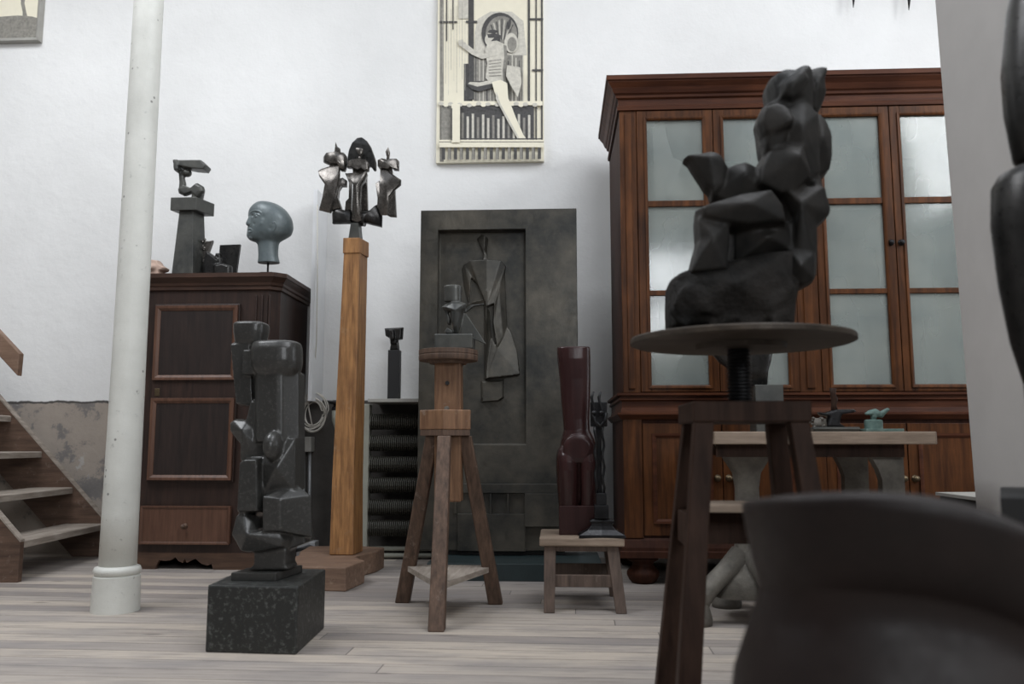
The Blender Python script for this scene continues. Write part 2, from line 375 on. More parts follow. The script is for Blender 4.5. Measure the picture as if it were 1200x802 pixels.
# the partition at the right, its near-vertical edge slightly out of true
YP = 3.45
b = BM(); e0, e1 = P(1096, 0, YP), P(1152, 690, YP)
PZ = 3.1; k_ = (e1.x-e0.x)/(e1.z-e0.z); xb, xt = e0.x - k_*e0.z, e0.x + k_*(PZ-e0.z)
vs = [bm_ for bm_ in ()]
hull(b, [(x, y, z) for y in (YP, .9) for x, z in ((xb, 0), (xt, PZ), (xb+.25, 0), (xt+.25, PZ))])
struct(link('wall_right', b, M['pier']))
XR = xb

# ---------------------------------------------------------------- iron column
c = FL(135, 716)
k = c.y/F
t = thing('iron_column', 'tall white painted iron column with chipped paint, standing beside the staircase', 'column', (c.x, c.y, 0))
b = BM()
zr = lambda py: Z(py, c.y, 135)
lathe(b, (c.x, c.y), [(.075, zr(664)), (.0735, zr(600)), (.0685, zr(400)), (.0635, zr(0)), (.058, CZ-.001)], 40); link('shaft', b, M['column'], t, smooth=True)
b = BM(); z1 = zr(666)
lathe(b, (c.x, c.y), [(.080, z1-.028), (.090, z1-.022), (.095, z1-.008), (.090, z1+.006), (.076, z1+.012)], 40); link('collar_ring', b, M['column'], t, smooth=True)
b = BM(); lathe(b, (c.x, c.y), [(.096, 0), (.095, .06), (.0925, z1-.03), (.08, z1-.02)], 40); link('base_drum', b, M['column'], t, autos=40)

# ---------------------------------------------------------------- staircase
RISE, RUN = .223, .205
A0, A1 = Vector((-2.72, 4.20, 0)), Vector((-2.80, 5.17, 0))          # feet of the two stringers
wd = (A1-A0).normalized(); bk = Vector((-wd.y, wd.x, 0))            # bk points up the flight (to the left)
t = thing('wooden_staircase', 'worn open wooden staircase rising to the left along the wall, with a board handrail', 'staircase', ((A0+A1)/2).to_tuple())
def stringer(o_, th):
    b = BM(); pts = []
    n_ = 8; L = n_*RUN; Hh = n_*RISE
    side = [(0.0, 0), (0.0, .20), (L, Hh+.20), (L+.12, Hh+.2), (L+.12, Hh-.12), (.20, 0)]
    rings(b, [[o_ + bk*s + wd*w0 + Vector((0, 0, z)) for s, z in side] for w0 in (0, th)])
    return b
link('stringer', stringer(A0+Vector((0, 0, 0)), .04), M['stair'], t, bevel=.003)
link('stringer', stringer(A1, .04), M['stair'], t, bevel=.003)
for o_ in (A0, A1):
    b = BM(); L_ = 8*RUN; rings(b, [[o_ + bk*s_ + wd*w0 + Vector((0, 0, z_)) for s_, z_ in ((.0, .201), (L_, 8*RISE+.201), (L_, 8*RISE+.213), (.0, .213))] for w0 in (-.002, .042)]); link('stringer_cap', b, M['tread'], t)
random.seed(4)
for i in range(8):
    b = BM(); z = RISE*(i+1)-.02; s0 = RUN*i+.015
    q = A0 + wd*.041 + bk*s0; ln = (A1-A0).length-.042
    rs = [[q + wd*a*ln + bk*s + Vector((0, 0, z+h)) for s, h in ((0, -.038), (0, -.006), (.008, 0), (.235, 0), (.235, -.038))] for a in (0, 1)]
    rings(b, rs); link('tread', b, M['tread'], t)
b = BM(); y_ = 4.26
a, c2 = P(24, 428, y_), P(-6, 402, y_); d = (c2-a).normalized()
rings(b, [[Vector((p.x, yy, p.z)) for p in (P(25.5, 415, y_), P(23, 441, y_), P(23, 441, y_)+Vector((-1.5, 0, 1.5*RISE/RUN*.9)), P(25.5, 415, y_)+Vector((-1.5, 0, 1.5*RISE/RUN*.9)))] for yy in (y_-.02, y_+.02)])
link('handrail', b, M['maple_base'], t, bevel=.004)
b = BM(); vbar(b, (-3.62, 4.215, .75), (-3.62, 4.215, 2.1), (.06, .05)); link('newel_post', b, M['stair'], t)

# ---------------------------------------------------------------- wall board, conduits, cable, radiator
b = BM(); x_ = X(371, 5.12, 300); box(b, x_-.012, x_+.012, 5.06, WY-.001, Z(470, 5.06, 370), Z(222, 5.06, 370))
tag(link('upright_board', b, M['white'], at=(x_, 5.2, Z(470, 5.06, 370))), 'thin white upright board standing out from the wall behind the wooden post', 'board')
t = thing('wall_conduit', 'grey electrical conduit with small junction box on the wall right of the wardrobe', 'conduit', P(362, 648, 5.25))
b = BM()
for px in (356, 363): tube(b, [P(px, 528, 5.26), P(px-1, 650, 5.26)], .010)
link('pipe', b, M['conduit'], t, smooth=True)
b = BM(); pa, pb = P(349, 512, 5.2), P(364, 530, 5.2); box(b, pa.x, pb.x, 5.2, 5.29, pb.z, pa.z); link('junction_box', b, M['shelfw'], t, bevel=.006)
b = BM(); random.seed(2)
cc = P(367, 484, 5.16)
pts = []
for k in range(200):
    a = k/200*2*math.pi*7; q = int(k/200*7)
    rr = .078 + .016*math.sin(q*2.1) + .006*math.sin(a*.37)
    pts.append((cc.x + rr*.95*math.cos(a) + .012*math.sin(q*3), cc.y + .012*math.sin(q*1.7) + .006*math.cos(a*2), cc.z + rr*1.22*math.sin(a) - .018*math.cos(q*2.3)))
tube(b, pts, .0042, 6)
tube(b, [P(366, 462, 5.17), P(368, 440, 5.2), P(371, 400, 5.04), P(372, 330, 5.045), P(372, 240, 5.045)], .0038, 6)
tube(b, [P(369, 459, 5.16), P(364, 457, 5.15), P(360, 466, 5.15), P(362, 480, 5.16), P(366, 500, 5.16)], .0042, 6)
tag(link('cable_coil', b, M['cable'], at=cc, smooth=True), 'loose coil of thin white cable hanging on the wall beside the wardrobe', 'cable')
b = BM(); pa, pb = P(350, 634, 4.9), P(371, 652, 4.9)
t = thing('black_gadget', 'small grey and black electrical unit low down behind the stone figure', 'device', P(360, 655, 4.9))
box(b, pa.x, pb.x, 4.86, 4.94, pb.z, pa.z); link('body', b, M['conduit'], t, bevel=.004)
b = BM(); q = P(356, 643, 4.85); tube(b, [q+Vector((-.05, 0, -.012)), q, q+Vector((.03, 0, .012)), q+Vector((.05, 0, .004))], .010); link('clip', b, M['black'], t, smooth=True)
b = BM(); box(b, pa.x+.02, pb.x-.02, 4.87, 4.93, 0, pb.z); link('stand', b, M['black'], t)
# pipe with valve
q = P(399, 640, 5.12)
t = thing('heating_pipe', 'upright grey heating pipe with a black valve on top, behind the tall post', 'pipe', (q.x, 5.12, 0))
b = BM(); tube(b, [(X(390, 5.12, 640), 5.12, 0), P(397, 600, 5.12), P(399, 530, 5.12), P(398, 505, 5.12), P(394, 492, 5.12), P(394, 481, 5.12)], .027, 14); link('pipe', b, M['radpost'], t, smooth=True)
b = BM(); q = P(394, 478, 5.12); lathe(b, q, [(.02, q.z-.02), (.03, q.z-.015), (.03, q.z), (.018, q.z+.01), (.018, q.z+.02), (.045, q.z+.024), (.047, q.z+.036), (.02, q.z+.046)], 14); link('valve', b, M['black'], t, autos=40)
# radiator
YR_ = 5.12
xa, xb_ = X(430, YR_, 550), -.55
t = thing('finned_radiator', 'old radiator of six horizontal finned tubes under a narrow shelf', 'radiator', ((xa+xb_)/2, YR_, 0))
b = BM(); pa = P(427, 550, YR_-.02); box(b, pa.x-.025, pa.x+.028, YR_-.03, YR_+.04, .001, Z(474, YR_, 430)); link('header', b, M['radpost'], t, bevel=.005)
for py in (494.5, 519.5, 544.5, 569, 595, 619):
    z = Z(py, YR_, 450); b = BM(); prof = []
    r0, r1, st = .030, .050, .012; x = xa+.02; rs = []; n = 14
    while x < xb_:
        for dx, rr in ((0, r0), (.004, r0), (.004, r1), (.009, r1), (.009, r0)):
            rs.append([Vector((x+dx, YR_+rr*math.cos(a), z+rr*math.sin(a))) for a in [2*math.pi*j/n for j in range(n)]])
        x += st
    rings(b, rs); ft = link('finned_tube', b, M['rad'], t)
    b = BM(); tube(b, [(xa-.05, YR_, z), (xa+.025, YR_, z)], [.026, .030], 12); link('union', b, M['radpost'], ft, smooth=True)
b = BM()
for py in (643, 651): tube(b, [P(432, py, 5.15), (xb_, 5.15, Z(py, 5.15, 470))], .014)
link('floor_pipe', b, M['radpost'], t, smooth=True)
b = BM(); pa, pb = P(431, 467.5, 4.98), P(431, 471.5, 4.98); box(b, pa.x, -.50, 4.98, WY-.002, pb.z, pa.z)
rs_ = tag(link('wall_shelf', b, M['shelfw'], at=((pa.x-.5)/2, 5.14, pb.z), bevel=.002), 'narrow dusty shelf board fixed to the wall above the finned radiator', 'shelf')
SHZ = pa.z
# small bust on it
Yb_ = 5.06; q = P(463, 466, Yb_)
t = thing('small_bronze_bust', 'small dark angular bust on a slim black upright, on the shelf above the radiator', 'sculpture', (q.x, Yb_, SHZ))
b = BM(); pa, pb = P(456, 411, Yb_), P(468.5, 466, Yb_); box(b, pa.x, pb.x, Yb_-.032, Yb_+.032, SHZ, pa.z); link('upright_block', b, M['black'], t, bevel=.002)
b = BM(); slab(b, [(451, 385), (473, 384), (472, 398), (466, 399), (465, 405), (458, 404), (457, 397), (452, 394)], Yb_, .06, .8)
slab(b, [(459, 400), (467, 400), (468, 410.5), (457, 410.5)], Yb_, .035, .9); slab(b, [(455, 386), (462, 386), (463, 398), (458, 401)], Yb_-.03, .04, .7)
link('head', b, M['bronze'], t, remesh=.003, sm=1)

# ---------------------------------------------------------------- wardrobe
FY = 4.68
def wx(px, py=500): return X(px, FY, py)
def wz(py, px=240): return Z(py, FY, px)
x0, x1, y1 = wx(141), wx(320), 5.27
zt = wz(341); xi0, xi1 = wx(160, 560), wx(288, 500)
cx = (x0+x1)/2
t = thing('wardrobe', 'tall dark brown wooden wardrobe with panelled door, low drawer and scalloped foot', 'wardrobe', (cx, (FY+y1)/2, 0))
b = BM(); ch = .055
def plan(i, z, ch=ch): return [Vector(p) for p in ((x0-i+ch, FY-i, z), (x1+i-ch, FY-i, z), (x1+i, FY-i+ch, z), (x1+i, y1, z), (x0-i, y1, z), (x0-i, FY-i+ch, z))]
zb = wz(648, 200)
rings(b, [plan(-.001, zb), plan(-.001, zt)]); link('body', b, M['wardrobe'], t)
b = BM(); zc = wz(322); hh = zc-zt
rings(b, [plan(.0, zt), plan(.012, zt+.004), plan(.012, zt+hh*.22), plan(.02, zt+hh*.3), plan(.022, zt+hh*.45), plan(.045, zt+hh*.72), plan(.050, zt+hh*.74), plan(.050, zc)])
link('cornice', b, M['wardrobe_x'], t); WTOP = zc
# scalloped apron with feet
fx = lambda px: wx(px, 660)
b = BM(); zz = lambda py: Z(py, FY, 215)
sc = [(182, 669), (184, 661), (186, 657), (194, 658), (200, 657), (205, 653), (209, 658), (214, 660), (216, 655), (219, 660), (224, 657), (229, 655), (236, 661), (243, 663), (248, 661), (250, 669)]
xm = (wx(160, 660)+wx(284, 660))/2
pts = [(x0, 0)] + [(fx(a), max(zz(c_), 0) if 0 < i < len(sc)-1 else 0) for i, (a, c_) in enumerate(sc)] + [(x1-ch, 0), (x1-ch, zb), (x0, zb)]
rings(b, [[Vector((x, yy, z)) for x, z in pts] for yy in (FY, FY+.03)])
box(b, x1-.03, x1, FY+ch, y1, 0, zb); box(b, x0, x0+.03, FY+.03, y1, 0, zb)
hull(b, [(x1-ch, FY, 0), (x1, FY+ch, 0), (x1-ch, FY, zb), (x1, FY+ch, zb), (x1-ch-.02, FY+.03, 0), (x1-.03, FY+ch+.02, 0), (x1-ch-.02, FY+.03, zb), (x1-.03, FY+ch+.02, zb)])
link('scalloped_plinth', b, M['plinthw'], t)
# door with two panels
dx0, dx1 = wx(179, 360), wx(281, 400); dz0, dz1 = wz(565), wz(357)
dx0 = wx(171, 560) + .012
b = BM(); box(b, dx0, dx1, FY-.018, FY, dz0, dz1); door = link('door', b, M['wardrobe'], t, bevel=.003)
def frame_mb(b, a0, a1, c0, c1, y, w_, d):
    # mitred moulding ring
    for s, (u0, u1, v0, v1) in enumerate(((a0, a1, c0, c1),)):
        o = [(u0, v0), (u1, v0), (u1, v1), (u0, v1)]; i_ = [(u0+w_, v0+w_), (u1-w_, v0+w_), (u1-w_, v1-w_), (u0+w_, v1-w_)]
        m_ = [(u0+w_*.5, v0+w_*.5), (u1-w_*.5, v0+w_*.5), (u1-w_*.5, v1-w_*.5), (u0+w_*.5, v1-w_*.5)]
        O = [b.verts.new((p[0], y, p[1])) for p in o]; O2 = [b.verts.new((p[0], y-d, p[1])) for p in o]
        Mm = [b.verts.new((p[0], y-d*.9, p[1])) for p in m_]; I2 = [b.verts.new((p[0], y-d*.3, p[1])) for p in i_]; I = [b.verts.new((p[0], y, p[1])) for p in i_]
        for A, B in ((O, O2), (O2, Mm), (Mm, I2), (I2, I), (I, O)):
            for q in range(4): b.faces.new((A[q], A[(q+1) % 4], B[(q+1) % 4], B[q]))
for (za, zb2) in ((wz(446), wz(359)), (wz(563), wz(467))):
    b = BM(); box(b, dx0+.03, dx1-.03, FY-.021, FY-.017, za+.03, zb2-.03); pn = link('door_panel', b, M['panel'], door)
    b = BM(); frame_mb(b, dx0+.008, dx1-.008, za, zb2, FY-.018, .030, .016); link('panel_moulding', b, M['moulding'], door, bevel=.002)
b = BM(); q = P(184, 460, FY-.02); box(b, q.x-.014, q.x+.014, FY-.021, FY-.018, q.z-.022, q.z+.022); link('lock_plate', b, M['brass'], door, bevel=.003)
for py in (545,):
    b = BM(); q = P(269, py, FY-.02); tube(b, [(q.x, FY-.022, q.z-.03), (q.x, FY-.022, q.z+.03)], .006); link('hinge', b, M['iron'], door)
b = BM(); u0, u1, v0, v1 = wx(166, 620), wx(271, 620), wz(638), wz(593)
box(b, u0, u1, FY-.022, FY, v0, v1); dr = link('drawer', b, M['moulding'], t, bevel=.006)
b = BM(); frame_mb(b, u0, u1, v0, v1, FY-.0221, .016, .006); link('drawer_moulding', b, M['moulding'], dr)
b = BM(); q = P(216, 617, FY-.03)
rs = [[Vector((q.x+r*math.cos(a), FY-.022-yy, q.z+r*math.sin(a))) for a in [2*math.pi*j/14 for j in range(14)]] for r, yy in ((.016, 0), (.015, .004), (.006, .008), (.006, .018), (.012, .024), (.013, .032), (.008, .038), (.002, .040))]
rings(b, rs); link('knob', b, M['tripod'], dr, smooth=True)
# pilaster strip mouldings at the chamfered corner
for px in (296, 303, 312):
    b = BM(); xx = wx(px, 480); box(b, xx-.005, xx+.005, FY-.010, FY, zb+.03, zt-.03); link('pilaster_bead', b, M['wardrobe'], t, bevel=.002)

# objects on the wardrobe
Yw = 4.78
# tall pedestal with bent figure
q = P(228, 322, Yw); kz = lambda py: Z(py, Yw, 225)
t = thing('pedestal_sculpture', 'grey bronze bent figure under a slab, on a tall tapering pedestal, on the wardrobe', 'sculpture', (q.x, Yw, WTOP))
b = BM(); pa, pb = P(206, 324, Yw), P(236, 324, Yw); pc, pd = P(214, 250, Yw), P(235, 250, Yw)
rings(b, [[Vector((pa.x, Yw-.06, WTOP)), Vector((X(231, Yw, 322), Yw-.06, WTOP)), Vector((pb.x, Yw+.07, WTOP)), Vector((pa.x+.01, Yw+.07, WTOP))],
          [Vector((pc.x, Yw-.045, pc.z)), Vector((X(230, Yw, 250), Yw-.045, pc.z)), Vector((pd.x, Yw+.055, pc.z)), Vector((pc.x+.01, Yw+.055, pc.z))]])
link('pedestal', b, M['bronze_grey'], t, bevel=.003)
b = BM(); z0_, z1_ = kz(250), kz(235); rings(b, [[Vector((X(a, Yw, 240), y, z)) for a, y in ((206, Yw-.07), (236, Yw-.07), (245, Yw+.08), (212, Yw+.08))] for z in (z0_, z1_)])
link('capital_block', b, M['bronze_grey'], t, bevel=.003)
b = BM()
slab(b, [(208, 190), (239, 190), (245, 196), (242, 201), (229, 200), (209, 196)], Yw, .09, .95)
slab(b, [(207, 190), (212, 190), (213, 202), (208, 203)], Yw, .11, .95)
slab(b, [(210, 200), (215, 202), (218, 216), (217, 226), (210, 226), (211, 214)], Yw, .035)
slab(b, [(209, 222), (217, 218), (225, 221), (232, 215), (239, 219), (240, 225), (233, 232), (226, 226), (216, 230), (210, 227)], Yw, .05)
slab(b, [(226, 222), (232, 224), (231, 236), (225, 236)], Yw, .04); slab(b, [(234, 224), (240, 221), (237, 236), (232, 236)], Yw+.02, .04)
pblob(b, 219, 203, Yw, 6, .03, 5)
link('bent_figure', b, M['bronze_grey'], t, remesh=.004, sm=1)
# seated reclining relief
Yv = 4.80; q = P(256, 322, Yv)
t = thing('seated_relief', 'small dark bronze of an angular seated figure against a square plate, on the wardrobe', 'sculpture', (q.x, Yv, WTOP))
b = BM(); rings(b, [[Vector((X(a, Yv, 300), Yv+.05+dy, z)) for a, z in ((252, Z(322, Yv, 256)-.02), (273, Z(322, Yv, 256)-.02), (277, Z(284.5, Yv, 256)), (253, Z(285, Yv, 256)))] for dy in (0, .02)])
link('back_plate', b, M['bronze'], t)
b = BM(); slab(b, [(243, 294), (249, 298), (257, 305), (262, 303), (262, 312), (268, 316), (271, 326), (240, 326), (238, 312)], Yv, .07, .75)
slab(b, [(251, 311), (262, 309), (272, 312), (272, 326), (252, 326)], Yv-.03, .06, .7); slab(b, [(253, 297), (259, 297), (260, 306), (254, 305)], Yv, .04)
link('figure', b, M['bronze'], t, remesh=.005, sm=1)
b = BM(); random.seed(9)
for i in range(90):
    px, py = random.uniform(238, 253), random.uniform(281, 323)
    if py > 296+ (0 if px < 243 else -99) and px > 240: continue
    p = P(px, py, Yv+.02); blob(b, p+Vector((0, random.uniform(-.015, .02), 0)), (.009, .009, .009), 6)
slab(b, [(238, 284), (250, 282), (245, 296), (243, 324), (238, 324)], Yv+.03, .03, .9)
link('rough_foliage', b, M['bronze_pol'], t)
# pale terracotta fragment
Yt = 4.80
b = BM(); slab(b, [(170, 309), (178, 305), (187, 306), (190, 311), (197, 315), (195, 318), (190, 319), (190, 326.5), (170, 326.5)], Yt, .09, .8)
pblob(b, 179, 314, Yt-.03, 7, .04, 5)
q = P(180, 330, Yt); tag(link('terracotta_fragment', b, M['pink'], at=(q.x, Yt, WTOP), remesh=.005, sm=2), 'small pale pink terracotta fragment at the left end of the wardrobe top', 'sculpture')

# bronze head
YH = 4.76
HROWS = [(306, 313, 236.7, .018), (301, 320, 238.2, .046), (297.5, 326.5, 240.7, .064), (294.3, 331.5, 244, .076), (292.2, 336, 248, .084), (291.5, 339.5, 253, .088), (291.8, 342, 258, .089), (291.3, 343, 263, .088),
            (290.6, 343.4, 268, .085), (289.9, 342.5, 272, .081), (289.4, 340.6, 276, .075), (290.6, 336, 279, .067), (293.5, 331, 281.8, .057), (299, 328, 284, .049), (302, 326.6, 287, .046), (302.8, 325.8, 295, .045), (303, 326, 301, .046), (302.6, 327.2, 306, .048), (302.4, 327.5, 308.5, .048)]
def smooth_rows(rs):
    out = []
    for i in range(len(rs)-1):
        p0, p1, p2, p3 = rs[max(i-1, 0)], rs[i], rs[i+1], rs[min(i+2, len(rs)-1)]
        for t in (0, .25, .5, .75): out.append(tuple(.5*(2*b_+(c_-a_)*t+(2*a_-5*b_+4*c_-d_)*t*t+(3*b_-a_-3*c_+d_)*t**3) for a_, b_, c_, d_ in zip(p0, p1, p2, p3)))
    return out+[rs[-1]]
HROWS = smooth_rows(HROWS)
def on(px, py, sink=0):
    """point on the near side of the head seen at (px, py), sunk by so many metres"""
    q, v_ = px, py
    for _ in range(4):
        for (a0, c0, y0, d0), (a1, c1, y1_, d1) in zip(HROWS, HROWS[1:]):
            if y0 <= v_ <= y1_:
                t_ = (v_-y0)/(y1_-y0); a, c_, d = a0+(a1-a0)*t_, c0+(c1-c0)*t_, d0+(d1-d0)*t_; break
        u = max(-.97, min(.97, (q-(a+c_)/2)/((c_-a)/2))); dd = d*math.sqrt(1-u*u)
        k_ = (YH-dd)/YH; p = P(q, v_, YH); q, v_ = 600+(px-600)*k_, 520+(py-520)*k_
    p = P(q, v_, YH); p.y = YH-dd+sink; return p
def head():
    b = BM(); rows = HROWS
    loft(b, [(a, c_, y, d, 0) for a, c_, y, d in rows], YH, 40, 2.0)
    k = YH/F
    slab(b, [(296, 250), (292, 254), (288.3, 262), (288.8, 264.2), (292, 265.3), (299, 264.5), (300, 256)], YH-.042, .034, .55)
    tube(b, [on(p_[0], p_[1], -.001) for p_ in ((293.5, 249.5), (296, 247.6), (300, 246.8), (304, 247.4), (307, 249.5))], [.002, .004, .0045, .004, .002], 8)
    tube(b, [on(p_[0], p_[1], .001) for p_ in ((297.4, 253), (299.4, 251.4), (302, 250.8), (304.6, 251.8), (306, 253.6))], [.002, .0038, .0042, .0036, .002], 8)
    blob(b, on(301.6, 253.3, .005), (3.0*k, .008, 1.6*k))
    tube(b, [on(p_[0], p_[1], .0) for p_ in ((290.8, 268.6), (292.6, 268.0), (295, 268.8), (297, 269.8))], [.003, .004, .004, .002], 8)
    tube(b, [on(p_[0], p_[1], .0) for p_ in ((290.8, 271.6), (292.6, 272.2), (295, 271.6), (297, 270.2))], [.003, .0045, .004, .002], 8)
    blob(b, on(294.8, 277.3, .017), (4*k, .018, 3.4*k))
    tube(b, [on(p_[0], p_[1], .0) for p_ in ((320, 261), (322.5, 260), (324, 263), (322.6, 268), (320.6, 271))], [.002, .003, .003, .003, .002], 8)
    return b
hp = P(314, 318, YH)
t = thing('bronze_head_sculpture', 'blue-green bronze head of a woman looking left, on a rod stand, on the wardrobe', 'sculpture', (hp.x, YH, WTOP))
ho = link('head', head(), M['head'], t, remesh=.002, sm=6)
dg = bpy.context.evaluated_depsgraph_get(); me = bpy.data.meshes.new_from_object(ho.evaluated_get(dg)); ho.modifiers.clear(); ho.data = me
off = OFF[ho.name]
def push(me, off, px, py, r, v_):
    c_ = on(px, py) - off; v_ = Vector(v_)
    for v in me.vertices:
        d2 = (v.co-c_).length_squared
        if d2 < r*r*6: v.co += v_*math.exp(-d2/(r*r))
for a in ((296, 252.5, .008, (.005, .006, 0)), (301, 249.4, .006, (0, .003, 0)), (309, 254, .014, (0, .003, 0)),
          (298, 262, .009, (0, .004, 0)), (294, 266.4, .005, (.001, .003, 0)), (293, 269.9, .004, (.001, .004, 0)), (307, 262, .012, (0, -.003, 0)),
          (317, 267, .012, (0, .003, 0)), (306, 275, .020, (0, .004, 0))): push(me, off, *a)
for p in me.polygons: p.use_smooth = True
b = BM(); tube(b, [P(314.5, 300, YH), (P(314.5, 300, YH).x, YH, WTOP+.012)], .006); link('rod', b, M['iron'], t)
b = BM(); hw = .062; z_ = WTOP
rings(b, [[Vector((hp.x+sx*hw*s, YH+sy*.045*s, z_+h)) for sx, sy in ((-1, -1), (1, -1), (1, 1), (-1, 1))] for s, h in ((1, 0), (1, .008), (.55, .024))])
link('stand_plate', b, M['iron'], t)

# ---------------------------------------------------------------- tall wooden post with three bronze figures
YPo = 4.45
pl, pr = P(386, 643, YPo), P(414, 640, YPo); tl, tr = P(403.5, 279, YPo), P(423, 279, YPo)
bc = ((pl.x+pr.x)/2, YPo+.09)
t = thing('wooden_post_stand', 'tall orange-brown square wooden post on a heavy block foot, left of the radiator', 'stand', (bc[0], bc[1], 0))
b = BM(); hb = .115
rings(b, [[Vector((x, y, z)) for x, y in ((a, YPo), (c_, YPo), (c_+.016, YPo+dp), (a+.016, YPo+dp))] for a, c_, dp, z in ((pl.x, pr.x, .155, hb), (pl.x+.004, pr.x-.006, .15, .5), (tl.x-.002, tr.x-.005, .125, Z(296, YPo, 410)))])
link('post', b, M['maple'], t, bevel=.004)
b = BM(); rings(b, [[Vector((x, y, z)) for x, y in ((tl.x-.006, YPo-.006), (tr.x-.004, YPo-.006), (tr.x+.02, YPo+.115), (tl.x+.012, YPo+.115))] for z in (Z(297, YPo, 410), tl.z)])
link('post_cap', b, M['maple'], t, bevel=.004)
b = BM(); n0 = FL(405, 694); fr = FL(427, 685)
pts = [FL(338, 692), n0, FL(427, 684), (-1.05, 4.40), (-1.03, 4.50), (-.985, 4.62), (-.975, 4.80), (-1.12, 4.86), (-1.42, 4.84), (-1.40, 4.60), (-1.36, 4.45), (-1.37, 4.36), FL(334, 684)]
rings(b, [[Vector((p[0], p[1], z)) for p in pts] for z in (0, hb-.002)]); link('foot_block', b, M['maple_base'], t, bevel=.006)

YG = YPo+.05
q = P(414, 279, YG); g0 = Vector((q.x, YG, tl.z))
t = thing('triple_figure_bronze', 'dark bronze group of three abstract winged figures atop the tall wooden post', 'sculpture', g0)
b = BM(); rings(b, [[Vector((X(a, YG, 270), YG+dy, z)) for a, dy in ((x0_, -.03), (x1_, -.03), (x1_+1, .03), (x0_+1, .03))] for x0_, x1_, z in ((410, 423, tl.z), (412.5, 421, Z(263, YG, 415)))]); link('neck_plinth', b, M['bronze_grey'], t)
def zo(pts, s, ox, oy): return [(ox+x/s, oy+y/s) for x, y in pts]
A = lambda p: zo(p, 5.73, 360, 150)
def crescent(b, pts, Y, d): prism(b, pts, Y-d/2, Y+d/2, Y)
# central figure: hood
b = BM()
hoodp = A([(270, 270), (272, 215), (283, 155), (305, 105), (340, 72), (372, 68), (405, 92), (430, 130), (450, 185), (465, 235), (464, 285), (450, 290), (430, 262), (300, 262)])
slab(b, hoodp, YG+.05, .05, .93); link('hood', b, M['bronze'], t, autos=50)
b = BM()
gem(b, A([(322, 140), (345, 133), (380, 142), (374, 172), (358, 198), (342, 178)]), YG-.01, .04, A([(352, 155)])[0])
slab(b, A([(345, 190), (362, 190), (362, 225), (345, 225)]), YG, .02)
slab(b, A([(272, 230), (300, 218), (345, 212), (400, 218), (418, 240), (416, 290), (397, 298), (372, 280), (340, 292), (300, 272), (272, 270)]), YG, .05, .85)
gem(b, A([(262, 305), (300, 302), (320, 298), (355, 305), (395, 287), (404, 308), (390, 345), (364, 390), (360, 500), (363, 622), (335, 632), (298, 618), (303, 500), (308, 380)]), YG-.03, .07, A([(333, 400)])[0], .75)
slab(b, A([(258, 305), (303, 310), (300, 560), (255, 560), (262, 500), (282, 480), (285, 370)]), YG+.03, .025, .95)
slab(b, A([(378, 330), (402, 320), (410, 560), (360, 560)]), YG+.04, .025, .95)
slab(b, A([(305, 262), (392, 262), (388, 330), (312, 330)]), YG+.02, .03, .95)
link('central_figure', b, M['bronze_pol'], t, autos=45)
b = BM()
gem(b, A([(183, 155), (190, 92), (203, 125), (222, 140), (224, 170), (185, 170)]), YG, .02, A([(200, 150)])[0])
slab(b, A([(190, 160), (215, 160), (215, 200), (190, 200)]), YG, .02, .9)
gem(b, A([(108, 195), (125, 168), (190, 158), (245, 165), (264, 188), (262, 270), (252, 292), (226, 288), (224, 256), (150, 250), (108, 230)]), YG, .07, A([(190, 205)])[0], .8)
gem(b, A([(73, 290), (95, 275), (150, 258), (222, 252), (218, 340), (195, 450), (158, 574), (110, 562), (80, 554), (100, 480), (118, 380), (80, 325)]), YG-.015, .04, A([(150, 400)])[0], .9)
slab(b, A([(213, 345), (240, 336), (268, 355), (267, 390), (235, 390), (215, 420), (208, 480), (232, 548), (160, 565), (185, 450)]), YG+.02, .035, .9)
slab(b, A([(165, 235), (222, 240), (216, 300), (140, 290)]), YG+.012, .03, .95)
link('left_figure', b, M['bronze_pol'], t, autos=45)
b = BM()
gem(b, A([(525, 160), (543, 126), (556, 165), (549, 208), (536, 208), (530, 180)]), YG, .025, A([(541, 165)])[0])
slab(b, A([(534, 200), (552, 200), (556, 250), (532, 250)]), YG, .02, .9)
gem(b, A([(473, 215), (500, 203), (530, 210), (552, 240), (560, 207), (600, 206), (617, 225), (617, 285), (590, 285), (575, 265), (548, 288), (490, 282), (473, 255)]), YG, .06, A([(530, 245)])[0], .8)
gem(b, A([(490, 282), (530, 282), (600, 328), (632, 350), (630, 382), (590, 415), (550, 470), (537, 588), (495, 588), (480, 560), (487, 400)]), YG-.015, .04, A([(530, 400)])[0], .9)
slab(b, A([(540, 460), (592, 405), (602, 602), (560, 600), (528, 582)]), YG+.02, .03, .92)
slab(b, A([(461, 375), (487, 356), (494, 560), (470, 575), (476, 480)]), YG+.015, .03, .92)
slab(b, A([(495, 262), (570, 262), (590, 420), (500, 400)]), YG+.015, .03, .95)
link('right_figure', b, M['bronze_pol'], t, autos=45)
b = BM()
gem(b, A([(166, 570), (190, 552), (225, 543), (260, 555), (310, 560), (305, 640), (168, 642)]), YG+.01, .08, A([(240, 590)])[0], .8)
gem(b, A([(300, 570), (365, 560), (430, 552), (472, 515), (497, 560), (503, 590), (500, 664), (440, 650), (385, 635), (380, 657), (300, 650)]), YG+.01, .08, A([(400, 600)])[0], .8)
link('base_bar', b, M['bronze'], t, autos=45)

